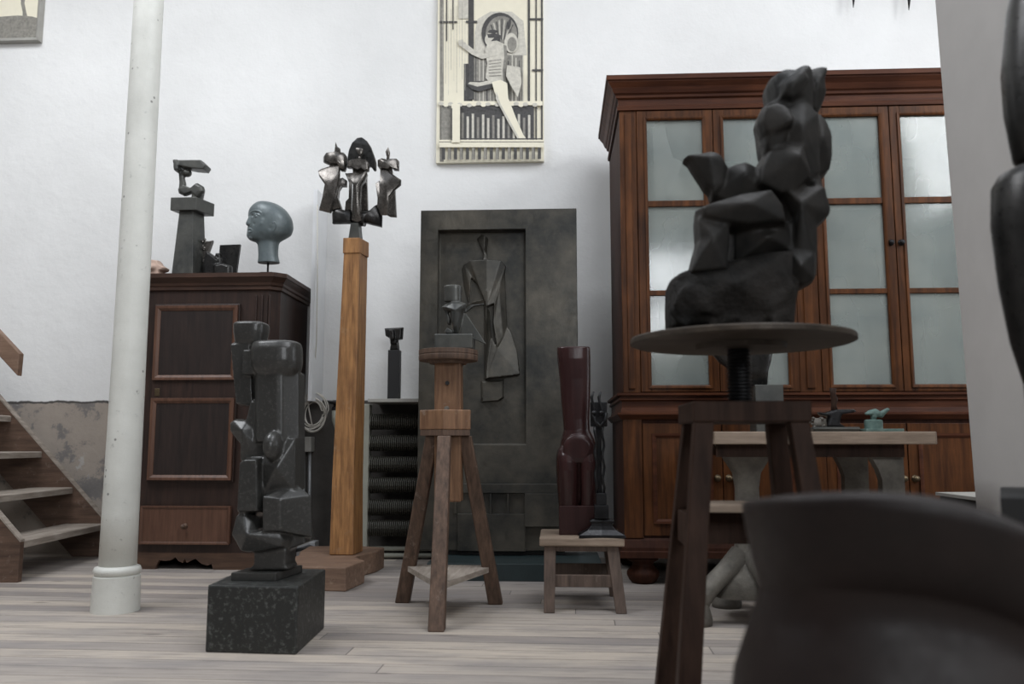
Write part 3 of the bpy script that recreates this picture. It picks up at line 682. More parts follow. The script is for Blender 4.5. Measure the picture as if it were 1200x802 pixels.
# ---------------------------------------------------------------- stone figure on granite block
cz = Z(662, 3.06, 310)
b = BM()
f0, f1, f2, f3 = FL(240, 765), FL(347, 768), FL(380, 737), FL(284, 733)
cz = .0
zt_ = P(345, 688, f1.y).z
f3 = Vector((f0.x+f2.x-f1.x, f0.y+f2.y-f1.y, 0))
rings(b, [[Vector((p.x, p.y, z)) for p in (f0, f1, f2, f3)] for z in (0, zt_)])
cm = (f0+f1+f2+f3)/4
gb = tag(link('granite_block', b, M['granite'], at=(cm.x, cm.y, 0), bevel=.006), 'dark speckled granite block on the floor carrying the tall black stone figure', 'plinth')
YS = cm.y
sp = P(313, 665, YS)
t = thing('stone_figure', 'tall black stone abstract double figure with blocky heads, on the granite block', 'sculpture', (sp.x, YS, zt_))
b = BM()
pa, pb = X(283, YS, 668), X(345, YS, 668)
rings(b, [[Vector((x, y, z)) for x, y in ((pa, YS-.10), (pb-.035, YS-.10), (pb, YS+.10), (pa+.035, YS+.10))] for z in (zt_, zt_+.028)]); link('base_slab', b, M['stonefig'], t, bevel=.003)
Bq = lambda p: zo(p, 5.73, 265, 370)
Cq = lambda p: zo(p, 4.22, 265, 490)
b = BM()
loft(b, [(273, 305, 376.3, .050, .05), (270.5, 308, 378.5, .062, .05), (270.5, 307.5, 388, .062, .05), (272, 305, 399, .055, .05), (275, 301, 409, .045, .055)], YS, 28, 3.2)
slab(b, [(276, 403), (299, 402), (302, 440), (303, 478), (283, 476), (279, 440)], YS+.06, .12, .92)
slab(b, [(288, 411), (300, 411), (300, 440), (287, 440)], YS-.02, .06, .95)
loft(b, [(304, 348, 401, .055, -.01), (300, 352, 403, .075, -.01), (298.5, 353.3, 410, .085, -.01), (298.5, 353.5, 425, .085, -.01), (300, 352, 434, .078, -.01), (304, 348, 440, .062, -.01)], YS, 32, 2.8)
rings(b, [[P(x_, py_, YS)+Vector((0, dy_, 0)) for x_, dy_ in ((302, -.03), (309, -.066), (331, -.075), (338, -.070), (351, -.01), (351, .07), (303, .07))] for py_ in (437, 518)])
slab(b, [(300, 470), (312, 470), (325, 560), (292, 545), (288, 520)], YS+.03, .12, .95)
gem(b, [(272, 495), (277, 491), (296, 492), (306, 502), (312, 530), (306, 545), (286, 545), (287, 524), (277, 512), (272, 505)], YS+.02, .15, (292, 505), .85)
blob(b, P(319.5, 523, YS-.085), (10.5*YS/F, .05, 17*YS/F))
gem(b, [(330, 513), (352, 512), (352, 575), (308, 585), (308, 538), (318, 530)], YS+.0, .18, (333, 548), .95)
slab(b, [(288, 541), (293, 537.5), (309, 537), (310, 600), (284.5, 600)], YS-.04, .13, .93)
rings(b, [[P(x, y, YS-.115) for x, y in Cq([(180, 390), (262, 400), (268, 404), (266, 560), (180, 560)])],
          [P(x, y, YS-.03) for x, y in Cq([(205, 375), (350, 330), (420, 385), (428, 590), (225, 560)])],
          [P(x, y, YS+.07) for x, y in Cq([(230, 375), (345, 345), (400, 395), (412, 600), (235, 560)])]])
gem(b, Cq([(43, 570), (70, 465), (110, 445), (160, 490), (190, 545), (290, 540), (320, 560), (334, 600), (320, 640), (200, 664), (95, 662), (68, 610)]), YS-.03, .20, Cq([(150, 560)])[0], .85)
slab(b, Cq([(150, 580), (410, 540), (422, 610), (330, 645), (200, 655)]), YS+.03, .12, .93)
slab(b, Cq([(165, 640), (325, 640), (320, 715), (335, 742), (135, 742), (165, 715)]), YS, .12, .97)
link('figure', b, M['stonefig'], t, remesh=.0045, sm=2)

# ---------------------------------------------------------------- modelling tripod stand and small figure
F1, F2, F3 = FL(511, 741)+Vector((0, .02, 0)), FL(472, 706), FL(581, 708)
ctr = (F1+F2+F3)/3; TC = Vector((X(524, ctr.y, 480), ctr.y, 0)); YT = TC.y
t = thing('modelling_stand', 'weathered three-legged wooden modelling stand with small round top, mid floor', 'stand', (TC.x, TC.y, 0))
zk = lambda py: Z(py, YT, 525)
b = BM(); x0_, x1_ = X(493, YT, 490), X(553, YT, 490); za, zb_ = zk(504), zk(481); hd = (x1_-x0_)/2
cxh = (x0_+x1_)/2
# head block: hexagon-like with edge to the camera
hexa = [(cxh-hd, YT-.03), (cxh+.0, YT-.095), (cxh+hd, YT-.05), (cxh+hd*.8, YT+.08), (cxh-.01, YT+.12), (cxh-hd*.9, YT+.06)]
rings(b, [[Vector((x, y, z)) for x, y in hexa] for z in (za, zb_)]); link('head_block', b, M['tripod_warm'], t, bevel=.004)
b = BM(); rings(b, [[Vector((cxh+(x-cxh)*.97, YT+(y-YT)*.97, z)) for x, y in hexa] for z in (zk(511), za)]); link('head_ledge', b, M['tripod'], t, bevel=.002)
for (f, tp, a_) in ((F1, (521, 508), -.075), (F2, (507, 508), .0), (F3, (545, 508), .01)):
    b = BM(); q = P(tp[0], tp[1], YT+a_); q.z = zk(511)
    vbar(b, (f.x, f.y, 0), q, (.062, .055), (.055, .05)); link('leg', b, M['tripod'], t, bevel=.005)
b = BM(); zs = P(511, 692, F1.y).z; zs = .155
def lp(f, tq, a_, z):
    q = P(tq[0], tq[1], YT+a_); return f.lerp(Vector((q.x, q.y, 0)), z/zk(511))
a1, a2, a3 = lp(F1, (521, 508), -.075, zs), lp(F2, (507, 508), 0, zs), lp(F3, (545, 508), .01, zs)
rings(b, [[Vector((p.x, p.y, z)) for p in (a1+Vector((-.02, .03, 0)), a1+Vector((.03, .03, 0)), a3+Vector((.0, -.03, 0)), a3+Vector((-.01, .03, 0)), a2+Vector((.01, .03, 0)), a2+Vector((0, -.03, 0)))] for z in (zs-.012, zs+.010)])
link('triangular_shelf', b, M['tread'], t)
b = BM(); px0, px1 = X(509, YT, 450), X(542, YT, 450); cxp = (px0+px1)/2; hw = (px1-px0)/2
vbar(b, (cxp+.005, YT+.01, zk(588)), (cxp, YT+.01, zk(425)), (hw*2*.92, hw*1.6)); po = link('sliding_post', b, M['tripod_warm'], t, bevel=.006)
b = BM(); q = P(524, 449, YT-.05)
tube(b, [(q.x, YT-.050, q.z), (q.x, YT-.041, q.z)], .009); link('peg_hole', b, M['black'], po)
b = BM(); q = P(522, 479, YT-.1); tube(b, [(q.x, YT-.085, q.z+.002), (q.x, YT-.05, q.z+.002)], [.008, .011]); link('locking_screw', b, M['castiron'], t)
b = BM(); cxd = X(525.5, YT, 415); rd = (X(560, YT, 418)-X(491, YT, 418))/2
zd = zk(411.5)
lathe(b, (cxd, YT), [(rd*.62, zk(427)), (rd*.66, zk(424)), (rd*.98, zk(423.5)), (rd, zk(422)), (rd, zk(418)), (rd*.985, zk(417.4)), (rd*.985, zk(416.6)), (rd, zk(416)), (rd, zd+.001), (rd*.98, zd+.002)], 48); link('round_top', b, M['tripod'], t, autos=35)
zd += .002
# little figure
q = Vector((X(531, YT, 410), YT, zd))
t = thing('small_caped_bronze', 'small grey bronze figure with cylindrical head and sweeping cape, on the three-legged modelling stand', 'sculpture', q)
D_ = lambda p: zo(p, 7.29, 500, 320)
b = BM(); pa = P(509, 391.5, YT-.05); pb = P(554, 391.5, YT-.05)
box(b, pa.x, pb.x, YT-.06, YT+.07, zd, pa.z); link('base_block', b, M['bronze_grey'], t, bevel=.006)
b = BM()
loft(b, [(521, 541, 354, .030), (520.8, 541, 345, .032), (520.3, 541.3, 338, .034), (520.3, 541.3, 336, .034), (523, 539, 335, .028)], YT, e=2.6)
gem(b, D_([(125, 290), (170, 265), (215, 240), (290, 245), (338, 262), (330, 300), (305, 350), (268, 520), (232, 520), (205, 400), (200, 320), (190, 330)]), YT-.02, .085, D_([(250, 330)])[0], .7)
slab(b, D_([(128, 292), (185, 330), (205, 400), (205, 450), (178, 440), (165, 350)]), YT+.01, .03, .8)
slab(b, D_([(160, 500), (180, 470), (230, 500), (230, 525), (165, 525)]), YT-.02, .05, .8)
rings(b, [[P(x, y, YT+.0) for x, y in D_([(300, 340), (340, 350), (512, 612), (380, 560), (290, 520)])], [P(x, y, YT+.035) for x, y in D_([(310, 360), (345, 365), (500, 600), (390, 560), (300, 525)])]])
rings(b, [[P(x, y, YT+.02) for x, y in D_([(310, 330), (370, 275), (490, 262), (494, 270), (400, 285), (330, 345)])], [P(x, y, YT+.05) for x, y in D_([(310, 330), (370, 275), (490, 262), (494, 270), (400, 285), (330, 345)])]])
link('figure', b, M['bronze_grey'], t, remesh=.0028, sm=1)

# ---------------------------------------------------------------- bronze relief panel on low plinth
f0, f1 = FL(500, 681), FL(704, 682); YPl = f0.y; zp = P(600, 661, YPl).z
b = BM(); box(b, X(500, YPl, 670), X(706, YPl, 670), YPl, 4.86, 0, zp)
tag(link('low_plinth', b, M['teal'], at=((f0.x+f1.x)/2, (YPl+4.86)/2, 0), bevel=.004), 'long low dark teal plinth on the floor under the large bronze relief', 'plinth')
YR2 = 4.68
rx0, rx1 = X(490.5, YR2, 450), X(677.5, YR2, 450); rz0, rz1 = Z(646, YR2, 585), Z(245.5, YR2, 585)
t = thing('bronze_relief_panel', 'large upright grey bronze relief panel with a standing cloaked figure in a sunken niche', 'relief', ((rx0+rx1)/2, YR2+.08, zp))
nx0, nx1 = X(512, YR2, 400), X(616, YR2, 400); nz0, nz1 = Z(521, YR2, 560), Z(269, YR2, 560)
b = BM(); dR = .075
for (a, c_, d_, e_) in ((rx0, nx0, rz0, rz1), (nx1, rx1, rz0, rz1), (nx0, nx1, nz1, rz1), (nx0, nx1, rz0, nz0)): pass
O = [(rx0, rz0), (rx1, rz0), (rx1, rz1), (rx0, rz1)]; I = [(nx0, nz0), (nx1, nz0), (nx1, nz1), (nx0, nz1)]
vo = [b.verts.new((x, YR2, z)) for x, z in O]; vi = [b.verts.new((x, YR2, z)) for x, z in I]; vb = [b.verts.new((x, YR2+.16, z)) for x, z in O]; vd = [b.verts.new((x, YR2+dR, z)) for x, z in I]
for j in range(4):
    k2 = (j+1) % 4
    b.faces.new((vo[j], vo[k2], vi[k2], vi[j])); b.faces.new((vi[j], vi[k2], vd[k2], vd[j])); b.faces.new((vo[j], vb[j], vb[k2], vo[k2]))
b.faces.new(vd); b.faces.new(vb)
link('panel', b, M['relief'], t, bevel=.004)
b = BM(); box(b, rx0+.08, rx1-.08, YR2+.03, YR2+.14, zp, rz0); link('support', b, M['black'], t)
Ez = lambda p: zo(p, 3.343, 480, 240)
# cloaked figure in the niche
b = BM(); Yn = YR2+dR
def rel(pts, d, ins=.75): slab(b, Ez(pts), Yn, d*2, ins)
def facet(*pts):
    fr = [P(*zo([(x, y)], 3.343, 480, 240)[0], Yn)+Vector((0, -d, 0)) for x, y, d in pts]; rings(b, [fr, [Vector((p.x, Yn+.02, p.z)) for p in fr]])
facet((264, 135, .008), (284, 120, .028), (297, 128, .040), (293, 198, .030)); facet((297, 128, .040), (309, 134, .006), (303, 194, .004), (293, 198, .030))
facet((292, 190, .025), (301, 190, .025), (306, 226, .035), (288, 226, .03))
facet((214, 236, .018), (238, 223, .032), (302, 220, .040), (303, 405, .052), (290, 365, .045), (262, 308, .028), (238, 284, .018))
facet((204, 252, .004), (216, 234, .018), (242, 285, .026), (240, 340, .03), (233, 392, .02), (214, 330, .004))
facet((302, 220, .040), (358, 223, .030), (378, 242, .016), (374, 275, .012), (352, 330, .030), (330, 392, .045), (303, 405, .052))
facet((374, 270, .012), (383, 480, .012), (368, 520, .03), (345, 562, .05), (330, 470, .045), (334, 395, .048), (352, 328, .032))
facet((303, 400, .050), (314, 420, .020), (322, 520, .020), (345, 565, .045), (384, 478, .012), (400, 505, .018), (424, 580, .028), (433, 668, .045), (380, 675, .050), (302, 684, .056))
facet((294, 340, .02), (304, 340, .056), (304, 686, .060), (294, 684, .02))
facet((212, 412, .002), (226, 396, .018), (250, 382, .030), (303, 374, .040), (303, 390, .03), (252, 400, .012), (226, 420, .004))
link('cloaked_figure', b, M['relief'], t, remesh=.004, sm=1)
b = BM()
slab(b, Ez([(280, 690), (370, 685), (368, 760), (345, 765), (280, 772)]), Yn, .03, .8); slab(b, Ez([(280, 755), (372, 755), (355, 768), (282, 774)]), Yn, .07, .8)
link('figure_base', b, M['relief'], t)
b = BM()
g = lambda px, py: P(px, py, YR2)
def rbox(x0p, x1p, y0p, y1p, d, sink=False):
    a, c_ = g(x0p, y0p), g(x1p, y1p); box(b, a.x, c_.x, YR2-d, YR2+.01, c_.z, a.z)
rbox(537, 677, 567, 578, .030)
for a in (533, 574, 594.5): rbox(a, a+2.4, 578, 602, .026)
rbox(537, 616, 602, 646, .026); rbox(615, 655, 578, 617, .040)
link('lower_frieze', b, M['relief'], t, bevel=.002)

# ---------------------------------------------------------------- low stool with torso and black prong stand
g1, g2, g3, g4 = FL(638, 719), FL(731, 719), FL(718, 690), FL(637, 692)
YSt = (g1.y+g3.y)/2; zs = P(680, 631, g1.y+.03).z
zs0 = zs-.035
tx0, tx1, ty0, ty1 = X(632, g1.y+.03, 631), X(732, g1.y+.03, 631), g1.y+.03, g1.y+.40
t = thing('low_stool', 'low rough wooden stool with splayed legs, in front of the bronze relief panel', 'stool', ((tx0+tx1)/2, (ty0+ty1)/2, 0))
b = BM(); box(b, tx0, tx1, ty0, ty1, zs0, zs); link('top', b, M['stooltop'], t, bevel=.006)
lc = {}
for sx in (0, 1):
    for sy in (0, 1):
        b = BM(); bx_ = (g1.x+.02 if sx == 0 else g2.x-.01); by_ = g1.y+.02 if sy == 0 else ty1-.01+.02
        txx = (tx0+.045 if sx == 0 else tx1-.05); tyy = ty0+.04 if sy == 0 else ty1-.05
        vbar(b, (bx_, by_, 0), (txx, tyy, zs0), (.045, .045), (.05, .045)); link('leg', b, M['stoolw'], t, bevel=.003); lc[sx, sy] = (Vector((bx_, by_, 0)), Vector((txx, tyy, zs0)))
def lmid(k_, z): a, c_ = lc[k_]; return a.lerp(c_, z/zs0)
for a, c_, z, nm in (((0, 0), (1, 0), .125, 'rail'), ((0, 1), (1, 1), .125, 'rail'), ((0, 0), (0, 1), .19, 'rail'), ((1, 0), (1, 1), .19, 'rail'), ((0, 0), (1, 0), zs0-.012, 'apron')):
    b = BM(); bar(b, lmid(a, z), lmid(c_, z), (.05 if nm == 'rail' else .024, .022), side=(0, 0, 1)); link(nm, b, M['stoolw'], t, bevel=.003)
# torso
YTo = ty0+.17
q = Vector((X(680, YTo, 620), YTo, zs))
t = thing('redwood_torso', 'polished dark red wooden torso with two thighs, standing on the low stool', 'sculpture', q)
b = BM(); pa, pb = P(655, 593, YTo-.06), P(702, 593, YTo-.06); box(b, pa.x, pb.x+.012, YTo-.06, YTo+.07, zs, pa.z); link('base_block', b, M['redwood'], t, bevel=.003)
Tq = lambda x, y: (610+x/2.357, 390+y/2.36)
b = BM(); rows = []
for xl, xr, yy, dh, yo, e in ((102, 190, 41, .050, 0, 3.0), (100, 192, 44, .058, 0, 3.0), (102, 193, 75, .062, 0, 2.8), (108, 193, 130, .056, 0, 2.6), (112, 192, 190, .054, 0, 2.5), (117, 190, 240, .052, 0, 2.4), (119, 191, 270, .054, 0, 2.3), (112, 204, 296, .062, 0, 2.2), (108, 209, 320, .064, .004, 2.2), (112, 205, 350, .050, .014, 2.2), (120, 198, 372, .040, .02, 2.2)):
    a_, y_p = Tq(xl, yy); c_, _ = Tq(xr, yy); rows.append((a_, c_, y_p, dh, yo, e))
loft(b, rows, YTo, 32)
for (rowsx) in (((112, 140, 312, .025, -.012), (103, 152, 322, .045, -.014), (99, 158, 338, .060, -.014), (98, 161, 355, .068, -.014), (98, 161.5, 380, .070, -.014), (101, 161, 430, .064, -.008), (105, 159.5, 478, .055, 0)), ((176, 204, 312, .025, -.012), (164, 213, 322, .045, -.014), (159, 217, 338, .060, -.014), (159, 218, 355, .068, -.014), (161, 218, 380, .070, -.014), (162, 216, 430, .064, -.008), (163, 214, 478, .055, 0))):
    rr = []
    for xl, xr, yy, dh, yo in rowsx:
        a_, y_p = Tq(xl, yy); c_, _ = Tq(xr, yy); rr.append((a_, c_, y_p+.3, dh, yo, 2.3))
    loft(b, rr, YTo, 24)
rings(b, [[P(*Tq(160+42*s_*math.cos(a), 318+(37 if math.sin(a) < 0 else 42)*s_*math.sin(a)), YTo) + Vector((0, d, 0)) for a in [2*math.pi*q_/28 for q_ in range(28)]] for s_, d in ((.70, -.0765), (1, -.068), (1, -.02))])
link('torso', b, M['redwood'], t, remesh=.003, sm=2)
# prong stand
YK = ty0+.048
kq = P(705, 628, YK)
t = thing('prong_stand', 'slim black iron stand with two curved prongs and a flared foot, on the low stool', 'sculpture', (kq.x, YK, zs))
b = BM(); kx = lambda px, py=560: X(px, YK, py); kzz = lambda py: Z(py, YK, 705)
cxk = kx(705, 620); rr = []
for hw_, z in ((.100, zs), (.098, zs+.012), (.060, zs+.032), (.046, zs+.048), (.044, zs+.060), (.052, zs+.064), (.050, zs+.072), (.030, zs+.078)):
    rr.append([Vector((cxk+hw_*a_, YK+hw_*.5*c_, z)) for a_, c_ in ((-1, -1), (0, -.8), (1, -1), (.85, 0), (1, 1), (0, .8), (-1, 1), (-.85, 0))])
rings(b, rr); link('flared_foot', b, M['iron'], t, bevel=.002)
b = BM(); box(b, cxk-.03, cxk+.03, YK-.025, YK+.025, zs+.078, kzz(592)); box(b, cxk-.022, cxk+.022, YK-.02, YK+.02, kzz(592), kzz(578)); link('post_block', b, M['iron'], t, bevel=.003)
b = BM()
for dx, tw in ((-.016, 0), (.016, 1)):
    pts = [(kx(703)+dx, YK, kzz(578))]
    for k_ in range(1, 14): pts.append((kx(703)+dx+.004*math.sin(k_*1.4+tw), YK+.004*math.cos(k_*1.4), kzz(578)+(kzz(500)-kzz(578))*k_/13))
    tube(b, pts, .0055 if tw else .007, 8)
link('rod', b, M['iron'], t, smooth=True)
b = BM(); tube(b, [(kx(696), YK, kzz(484)), (kx(698), YK, kzz(494)), (kx(704), YK, kzz(500)), (kx(710), YK, kzz(494)), (kx(711), YK, kzz(484))], .009, 8)
for px in (696, 704.5):
    tube(b, [(kx(px), YK, kzz(488)), (kx(px+1.5), YK, kzz(480)), (kx(px-1), YK, kzz(470)), (kx(px-1.5), YK, kzz(466)), (kx(px+1), YK, kzz(459))], [.008, .006, .006, .007, .003], 8)
    blob(b, (kx(px+1), YK-.008, kzz(484)), (.012, .010, .010), 10)
link('prongs', b, M['iron'], t, smooth=True)
b = BM(); box(b, kx(693), kx(713), YK+.03, YK+.045, kzz(500), kzz(471)); box(b, kx(700), kx(706), YK+.03, YK+.045, kzz(590), kzz(495)); link('back_plate', b, M['iron'], t, bevel=.003)

# ---------------------------------------------------------------- mahogany cabinet
CY = 4.30; CB = 5.10
cx_ = lambda px: X(px, CY, 235)
def cz_(py): return Z(py, CY, 940)
L0 = cx_(727); SPAN = 2*(cx_(941.5)-L0); L1 = L0+SPAN
t = thing('bookcase_cabinet', 'very tall mahogany cabinet with dusty glazed upper doors and panelled lower doors', 'cabinet', ((L0+L1)/2, (CY+CB)/2, 0))
zW0, zW1 = cz_(487), cz_(460)
zTop = cz_(126)
b = BM(); th = .03
box(b, L0, L0+th, CY+.02, CB, zW1, zTop); box(b, L1-th, L1, CY+.02, CB, zW1, zTop); box(b, L0, L1, CY+.02, CB, zTop-.02, zTop+.005); box(b, L0, L1, CY+.02, CB, zW1-.01, zW1+.01)
link('upper_carcass', b, M['mahog_d'], t)
b = BM(); box(b, L0+th, L1-th, CB-.015, CB-.001, zW1+.01, zTop-.02); link('back_board', b, M['inside'], t)
for py in (345-8, 240-8):
    b = BM(); box(b, L0+th, L1-th, CY+.10, CB-.016, cz_(py+6)-.01, cz_(py+6)+.01); link('shelf', b, M['inside'], t)
mid = (L0+L1)/2; pw = cx_(747)-L0
for a, c_ in ((L0, L0+pw), (mid-.055, mid+.055), (L1-pw, L1)):
    b = BM(); box(b, a, c_, CY, CY+.03, zW1, zTop)
    w_ = (c_-a)
    box(b, a+w_*.3, a+w_*.7, CY-.010, CY, zW1+.02, zTop-.02); link('pilaster', b, M['mahog'], t, bevel=.003)
dA0, dA1 = L0+pw, mid-.055; dB0, dB1 = mid+.055, L1-pw
def glazed(d0, d1, knob):
    b = BM(); z0, z1 = zW1+.004, zTop-.004
    s = .053; y0, y1_ = CY-.004, CY+.024
    rows = [(cz_(451), cz_(345)), (cz_(339), cz_(240)), (cz_(233), cz_(138))]
    box(b, d0, d0+s, y0, y1_, z0, z1); box(b, d1-s, d1, y0, y1_, z0, z1)
    box(b, d0+s, d1-s, y0, y1_, z0, rows[0][0]); box(b, d0+s, d1-s, y0, y1_, rows[2][1], z1)
    box(b, d0+s, d1-s, y0, y1_, rows[0][1], rows[1][0]); box(b, d0+s, d1-s, y0, y1_, rows[1][1], rows[2][0])
    dd = link('glazed_door', b, M['mahog'], t, bevel=.002)
    b = BM(); frame_mb(b, d0+s-.016, d1-s+.016, rows[0][0]-.016, rows[2][1]+.016, y0, .016, .008); link('door_moulding', b, M['mahog'], dd)
    for r in rows:
        b = BM(); box(b, d0+s, d1-s, CY+.008, CY+.011, r[0], r[1]); link('glass_pane', b, M['glass'], dd)
    b = BM(); kxp = d1-.024 if knob > 0 else d0+.024; zk_ = cz_(286)
    rr = [[Vector((kxp+r*math.cos(a), y0-yy, zk_+r*math.sin(a))) for a in [2*math.pi*j/14 for j in range(14)]] for r, yy in ((.016, 0), (.016, .004), (.007, .006), (.007, .012), (.013, .016), (.013, .021), (.004, .025))]
    rings(b, rr); link('knob', b, M['iron'], dd, smooth=True)
mA = (dA0+dA1)/2; mB = (dB0+dB1)/2
for d0, d1, kn in ((dA0+.002, mA-.002, 1), (mA+.002, dA1-.002, -1), (dB0+.002, mB-.002, 1), (mB+.002, dB1-.002, -1)): glazed(d0, d1, kn)
b = BM()
def crn(i, z): return [Vector(p) for p in ((L0-i, CY-i, z), (L1+i, CY-i, z), (L1+i, CB, z), (L0-i, CB, z))]
zq = cz_(92)
hh = zq+.0-zTop
rings(b, [crn(0, zTop), crn(.010, zTop+.001), crn(.012, zTop+hh*.12), crn(.004, zTop+hh*.16), crn(.004, zTop+hh*.38), crn(.016, zTop+hh*.42), crn(.018, zTop+hh*.5), crn(.028, zTop+hh*.55), crn(.040, zTop+hh*.72), crn(.058, zTop+hh*.86), crn(.060, zTop+hh*.9), crn(.068, zTop+hh*.92), crn(.068, zq+.012)])
link('cornice', b, M['mahog_x'], t)
b = BM(); hW = zW1-zW0
rings(b, [crn(.012, zW0-.02), crn(.030, zW0), crn(.034, zW0+.004), crn(.034, zW0+.012), crn(.016, zW0+.016), crn(.010, zW0+hW*.35), crn(.010, zW0+hW*.62), crn(.022, zW0+hW*.68), crn(.022, zW0+hW*.76), crn(.016, zW0+hW*.78), crn(.016, zW0+hW*.84), crn(.034, zW0+hW*.88), crn(.034, zW1-.002), crn(.02, zW1-.001)])
link('waist_moulding', b, M['mahog_x'], t)
zp0, zp1 = cz_(655), cz_(632)
b = BM(); box(b, L0-.005, L1+.005, CY+.005, CB, zp1-.01, zW0-.015)
link('lower_carcass', b, M['mahog_d'], t)
b = BM(); rings(b, [crn(.03, zp0), crn(.03, zp0+.03), crn(.024, zp0+.035), crn(.024, zp0+.05), crn(.012, zp1-.01), crn(.004, zp1)]); link('plinth', b, M['mahog_d'], t)
for a, c_ in ((L0-.006, L0+pw), (mid-.055, mid+.055), (L1-pw, L1+.006)):
    b = BM(); box(b, a, c_, CY-.012, CY+.006, zp1, zW0-.015); link('lower_pilaster', b, M['mahog'], t, bevel=.003)
for d0, d1, kn in ((dA0, mA, 1), (mA, dA1, -1), (dB0, mB, 1), (mB, dB1, -1)):
    b = BM(); z0, z1 = zp1+.012, zW0-.04; box(b, d0+.003, d1-.003, CY-.006, CY+.006, z0, z1); dd = link('panel_door', b, M['mahog'], t, bevel=.002)
    b = BM(); frame_mb(b, d0+.05, d1-.05, z0+.06, z1-.05, CY-.006, .022, .010); link('panel_moulding', b, M['mahog_x'], dd)
    b = BM(); kxp = d1-.028 if kn > 0 else d0+.028; zk_ = Z(561, CY, 1065)
    rr = [[Vector((kxp+r*math.cos(a), CY-.006-yy, zk_+r*math.sin(a))) for a in [2*math.pi*j/14 for j in range(14)]] for r, yy in ((.018, 0), (.017, .004), (.007, .006), (.007, .012), (.015, .017), (.015, .024), (.004, .029))]
    rings(b, rr); link('knob', b, M['brass'], dd, smooth=True)
for x_, y_ in ((L0+.09, CY+.07), (mid, CY+.07), (L1-.09, CY+.07), (L0+.09, CB-.09), (L1-.09, CB-.09)):
    b = BM(); h = zp0
    lathe(b, (x_, y_), [(.055, 0), (.070, h*.12), (.082, h*.3), (.082, h*.42), (.060, h*.62), (.052, h*.72), (.056, h*.78), (.078, h*.86), (.080, h*.97), (.06, h)], 24); link('bun_foot', b, M['mahog_d'], t, smooth=True)
b = BM(); w_ = [P(x, y, CY+.03) for x, y in ((764, 140), (778, 140), (781, 160), (789, 185), (800, 190), (795, 205), (800, 230), (768, 231))]
rings(b, [[Vector((p.x, CY+.03+d, p.z)) for p in w_] for d in (0, .001)]); link('torn_paper', b, M['inside'], t)
# ---------------------------------------------------------------- work table
YW0, YW1 = 3.20, 3.85
zt0, zt1 = Z(521, YW0, 1000), Z(506, YW0, 1000)
wx0, wx1 = X(838, YW0, 515), X(1101, YW0, 515)
t = thing('work_table', 'work table with a pale rough-edged wooden top on a heavy cast iron base', 'table', ((wx0+wx1)/2, (YW0+YW1)/2, 0))
b = BM(); random.seed(3); pts = [(wx0, YW0)]
for i in range(1, 14): pts.append((wx0+(wx1-wx0)*i/14, YW0+random.uniform(0, .006)))
pts += [(wx1-.01, YW0+.005), (wx1, YW0+.02), (wx1-.01, YW1), (wx0, YW1)]
rings(b, [[Vector((x, y, z)) for x, y in pts] for z in (zt0, zt1)]); link('top', b, M['stooltop'], t, bevel=.004)
b = BM(); ay = YW0+.07
box(b, wx0+.02, X(1060, ay, 530), ay, ay+.03, Z(536, ay, 950), zt0); link('apron', b, M['bigstool'], t)
b = BM(); box(b, wx0+.02, X(1060, ay, 530), YW1-.1, YW1-.07, Z(536, ay, 950), zt0); link('apron', b, M['bigstool'], t)
for px0, px1, yy in ((1034, 1060, ay+.031), (990, 1018, YW1-.151)):
    b = BM(); a, c_ = X(px0, yy, 560), X(px1, yy, 560)
    rings(b, [[Vector((x, y, z)) for x, y in ((a-o_, yy), (c_, yy), (c_, yy+.05), (a-o_, yy+.05))] for z, o_ in ((0, 0), (.56, 0), (.60, .012), (zt0-.001, .06))])
    link('leg', b, M['castiron'], t)
YI = 3.50
ix = X(876, YI, 600)
b = BM(); lathe(b, (ix, YI), [(.16, .10), (.075, .20), (.055, .28), (.048, .40), (.046, .52), (.055, .58), (.085, .63), (.12, zt0-.001)], 20, 3.0)
link('pedestal_column', b, M['castiron'], t, smooth=True)
for ang in (205, 285, 345, 100):
    a = R(ang); dv = Vector((math.cos(a), math.sin(a), 0)); c0 = Vector((ix, YI, 0))
    b = BM(); e = c0+dv*.26
    tube(b, [c0+dv*.04+Vector((0, 0, .25)), c0+dv*.12+Vector((0, 0, .19)), c0+dv*.20+Vector((0, 0, .13)), e+Vector((0, 0, .07))], [.05, .04, .04, .045], 12)
    lathe(b, (e.x, e.y), [(.062, 0), (.065, .02), (.055, .06), (.040, .10), (.02, .12)], 16)
    link('foot', b, M['castiron'], t, smooth=True)
# things on the table
YJ = YW0+.16
q = P(975, 505, YJ)
t = thing('scroll_iron', 'dark iron tool with an upright handle lying on a flat tray, on the work table', 'tool', (q.x, YJ, zt1))
jx = lambda px, y=YJ: X(px, y, 500)
jz = lambda py: Z(py, YJ, 975)
b = BM(); tube(b, [(jx(951), YJ-.03, zt1+.012), (jx(1003), YJ-.03, zt1+.012), (jx(1008), YJ+.05, zt1+.012), (jx(950), YJ+.06, zt1+.012)], .008, 8, True)
box(b, jx(953), jx(1004), YJ-.03, YJ+.055, zt1, zt1+.008); link('tray', b, M['bronze_grey'], t, smooth=False)
b = BM(); slab(b, [(957, 483), (965, 484), (978, 480), (1001, 480), (1003, 483), (985, 486), (982, 497), (990, 502), (966, 502), (970, 488), (960, 487)], YJ, .05, .85)
link('body', b, M['iron'], t, remesh=.004, sm=2)
b = BM(); tube(b, [P(978, 482, YJ), P(977, 475, YJ), P(978, 468, YJ), P(976, 462, YJ), P(976, 455, YJ)], [.014, .009, .013, .010, .014], 12); link('handle', b, M['bigstool'], t, smooth=True)
b = BM(); random.seed(5)
for i in range(26):
    blob(b, P(random.uniform(952, 968), random.uniform(490, 501), YJ+.0)+Vector((0, random.uniform(-.02, .03), 0)), (.007, .009, .006), 6)
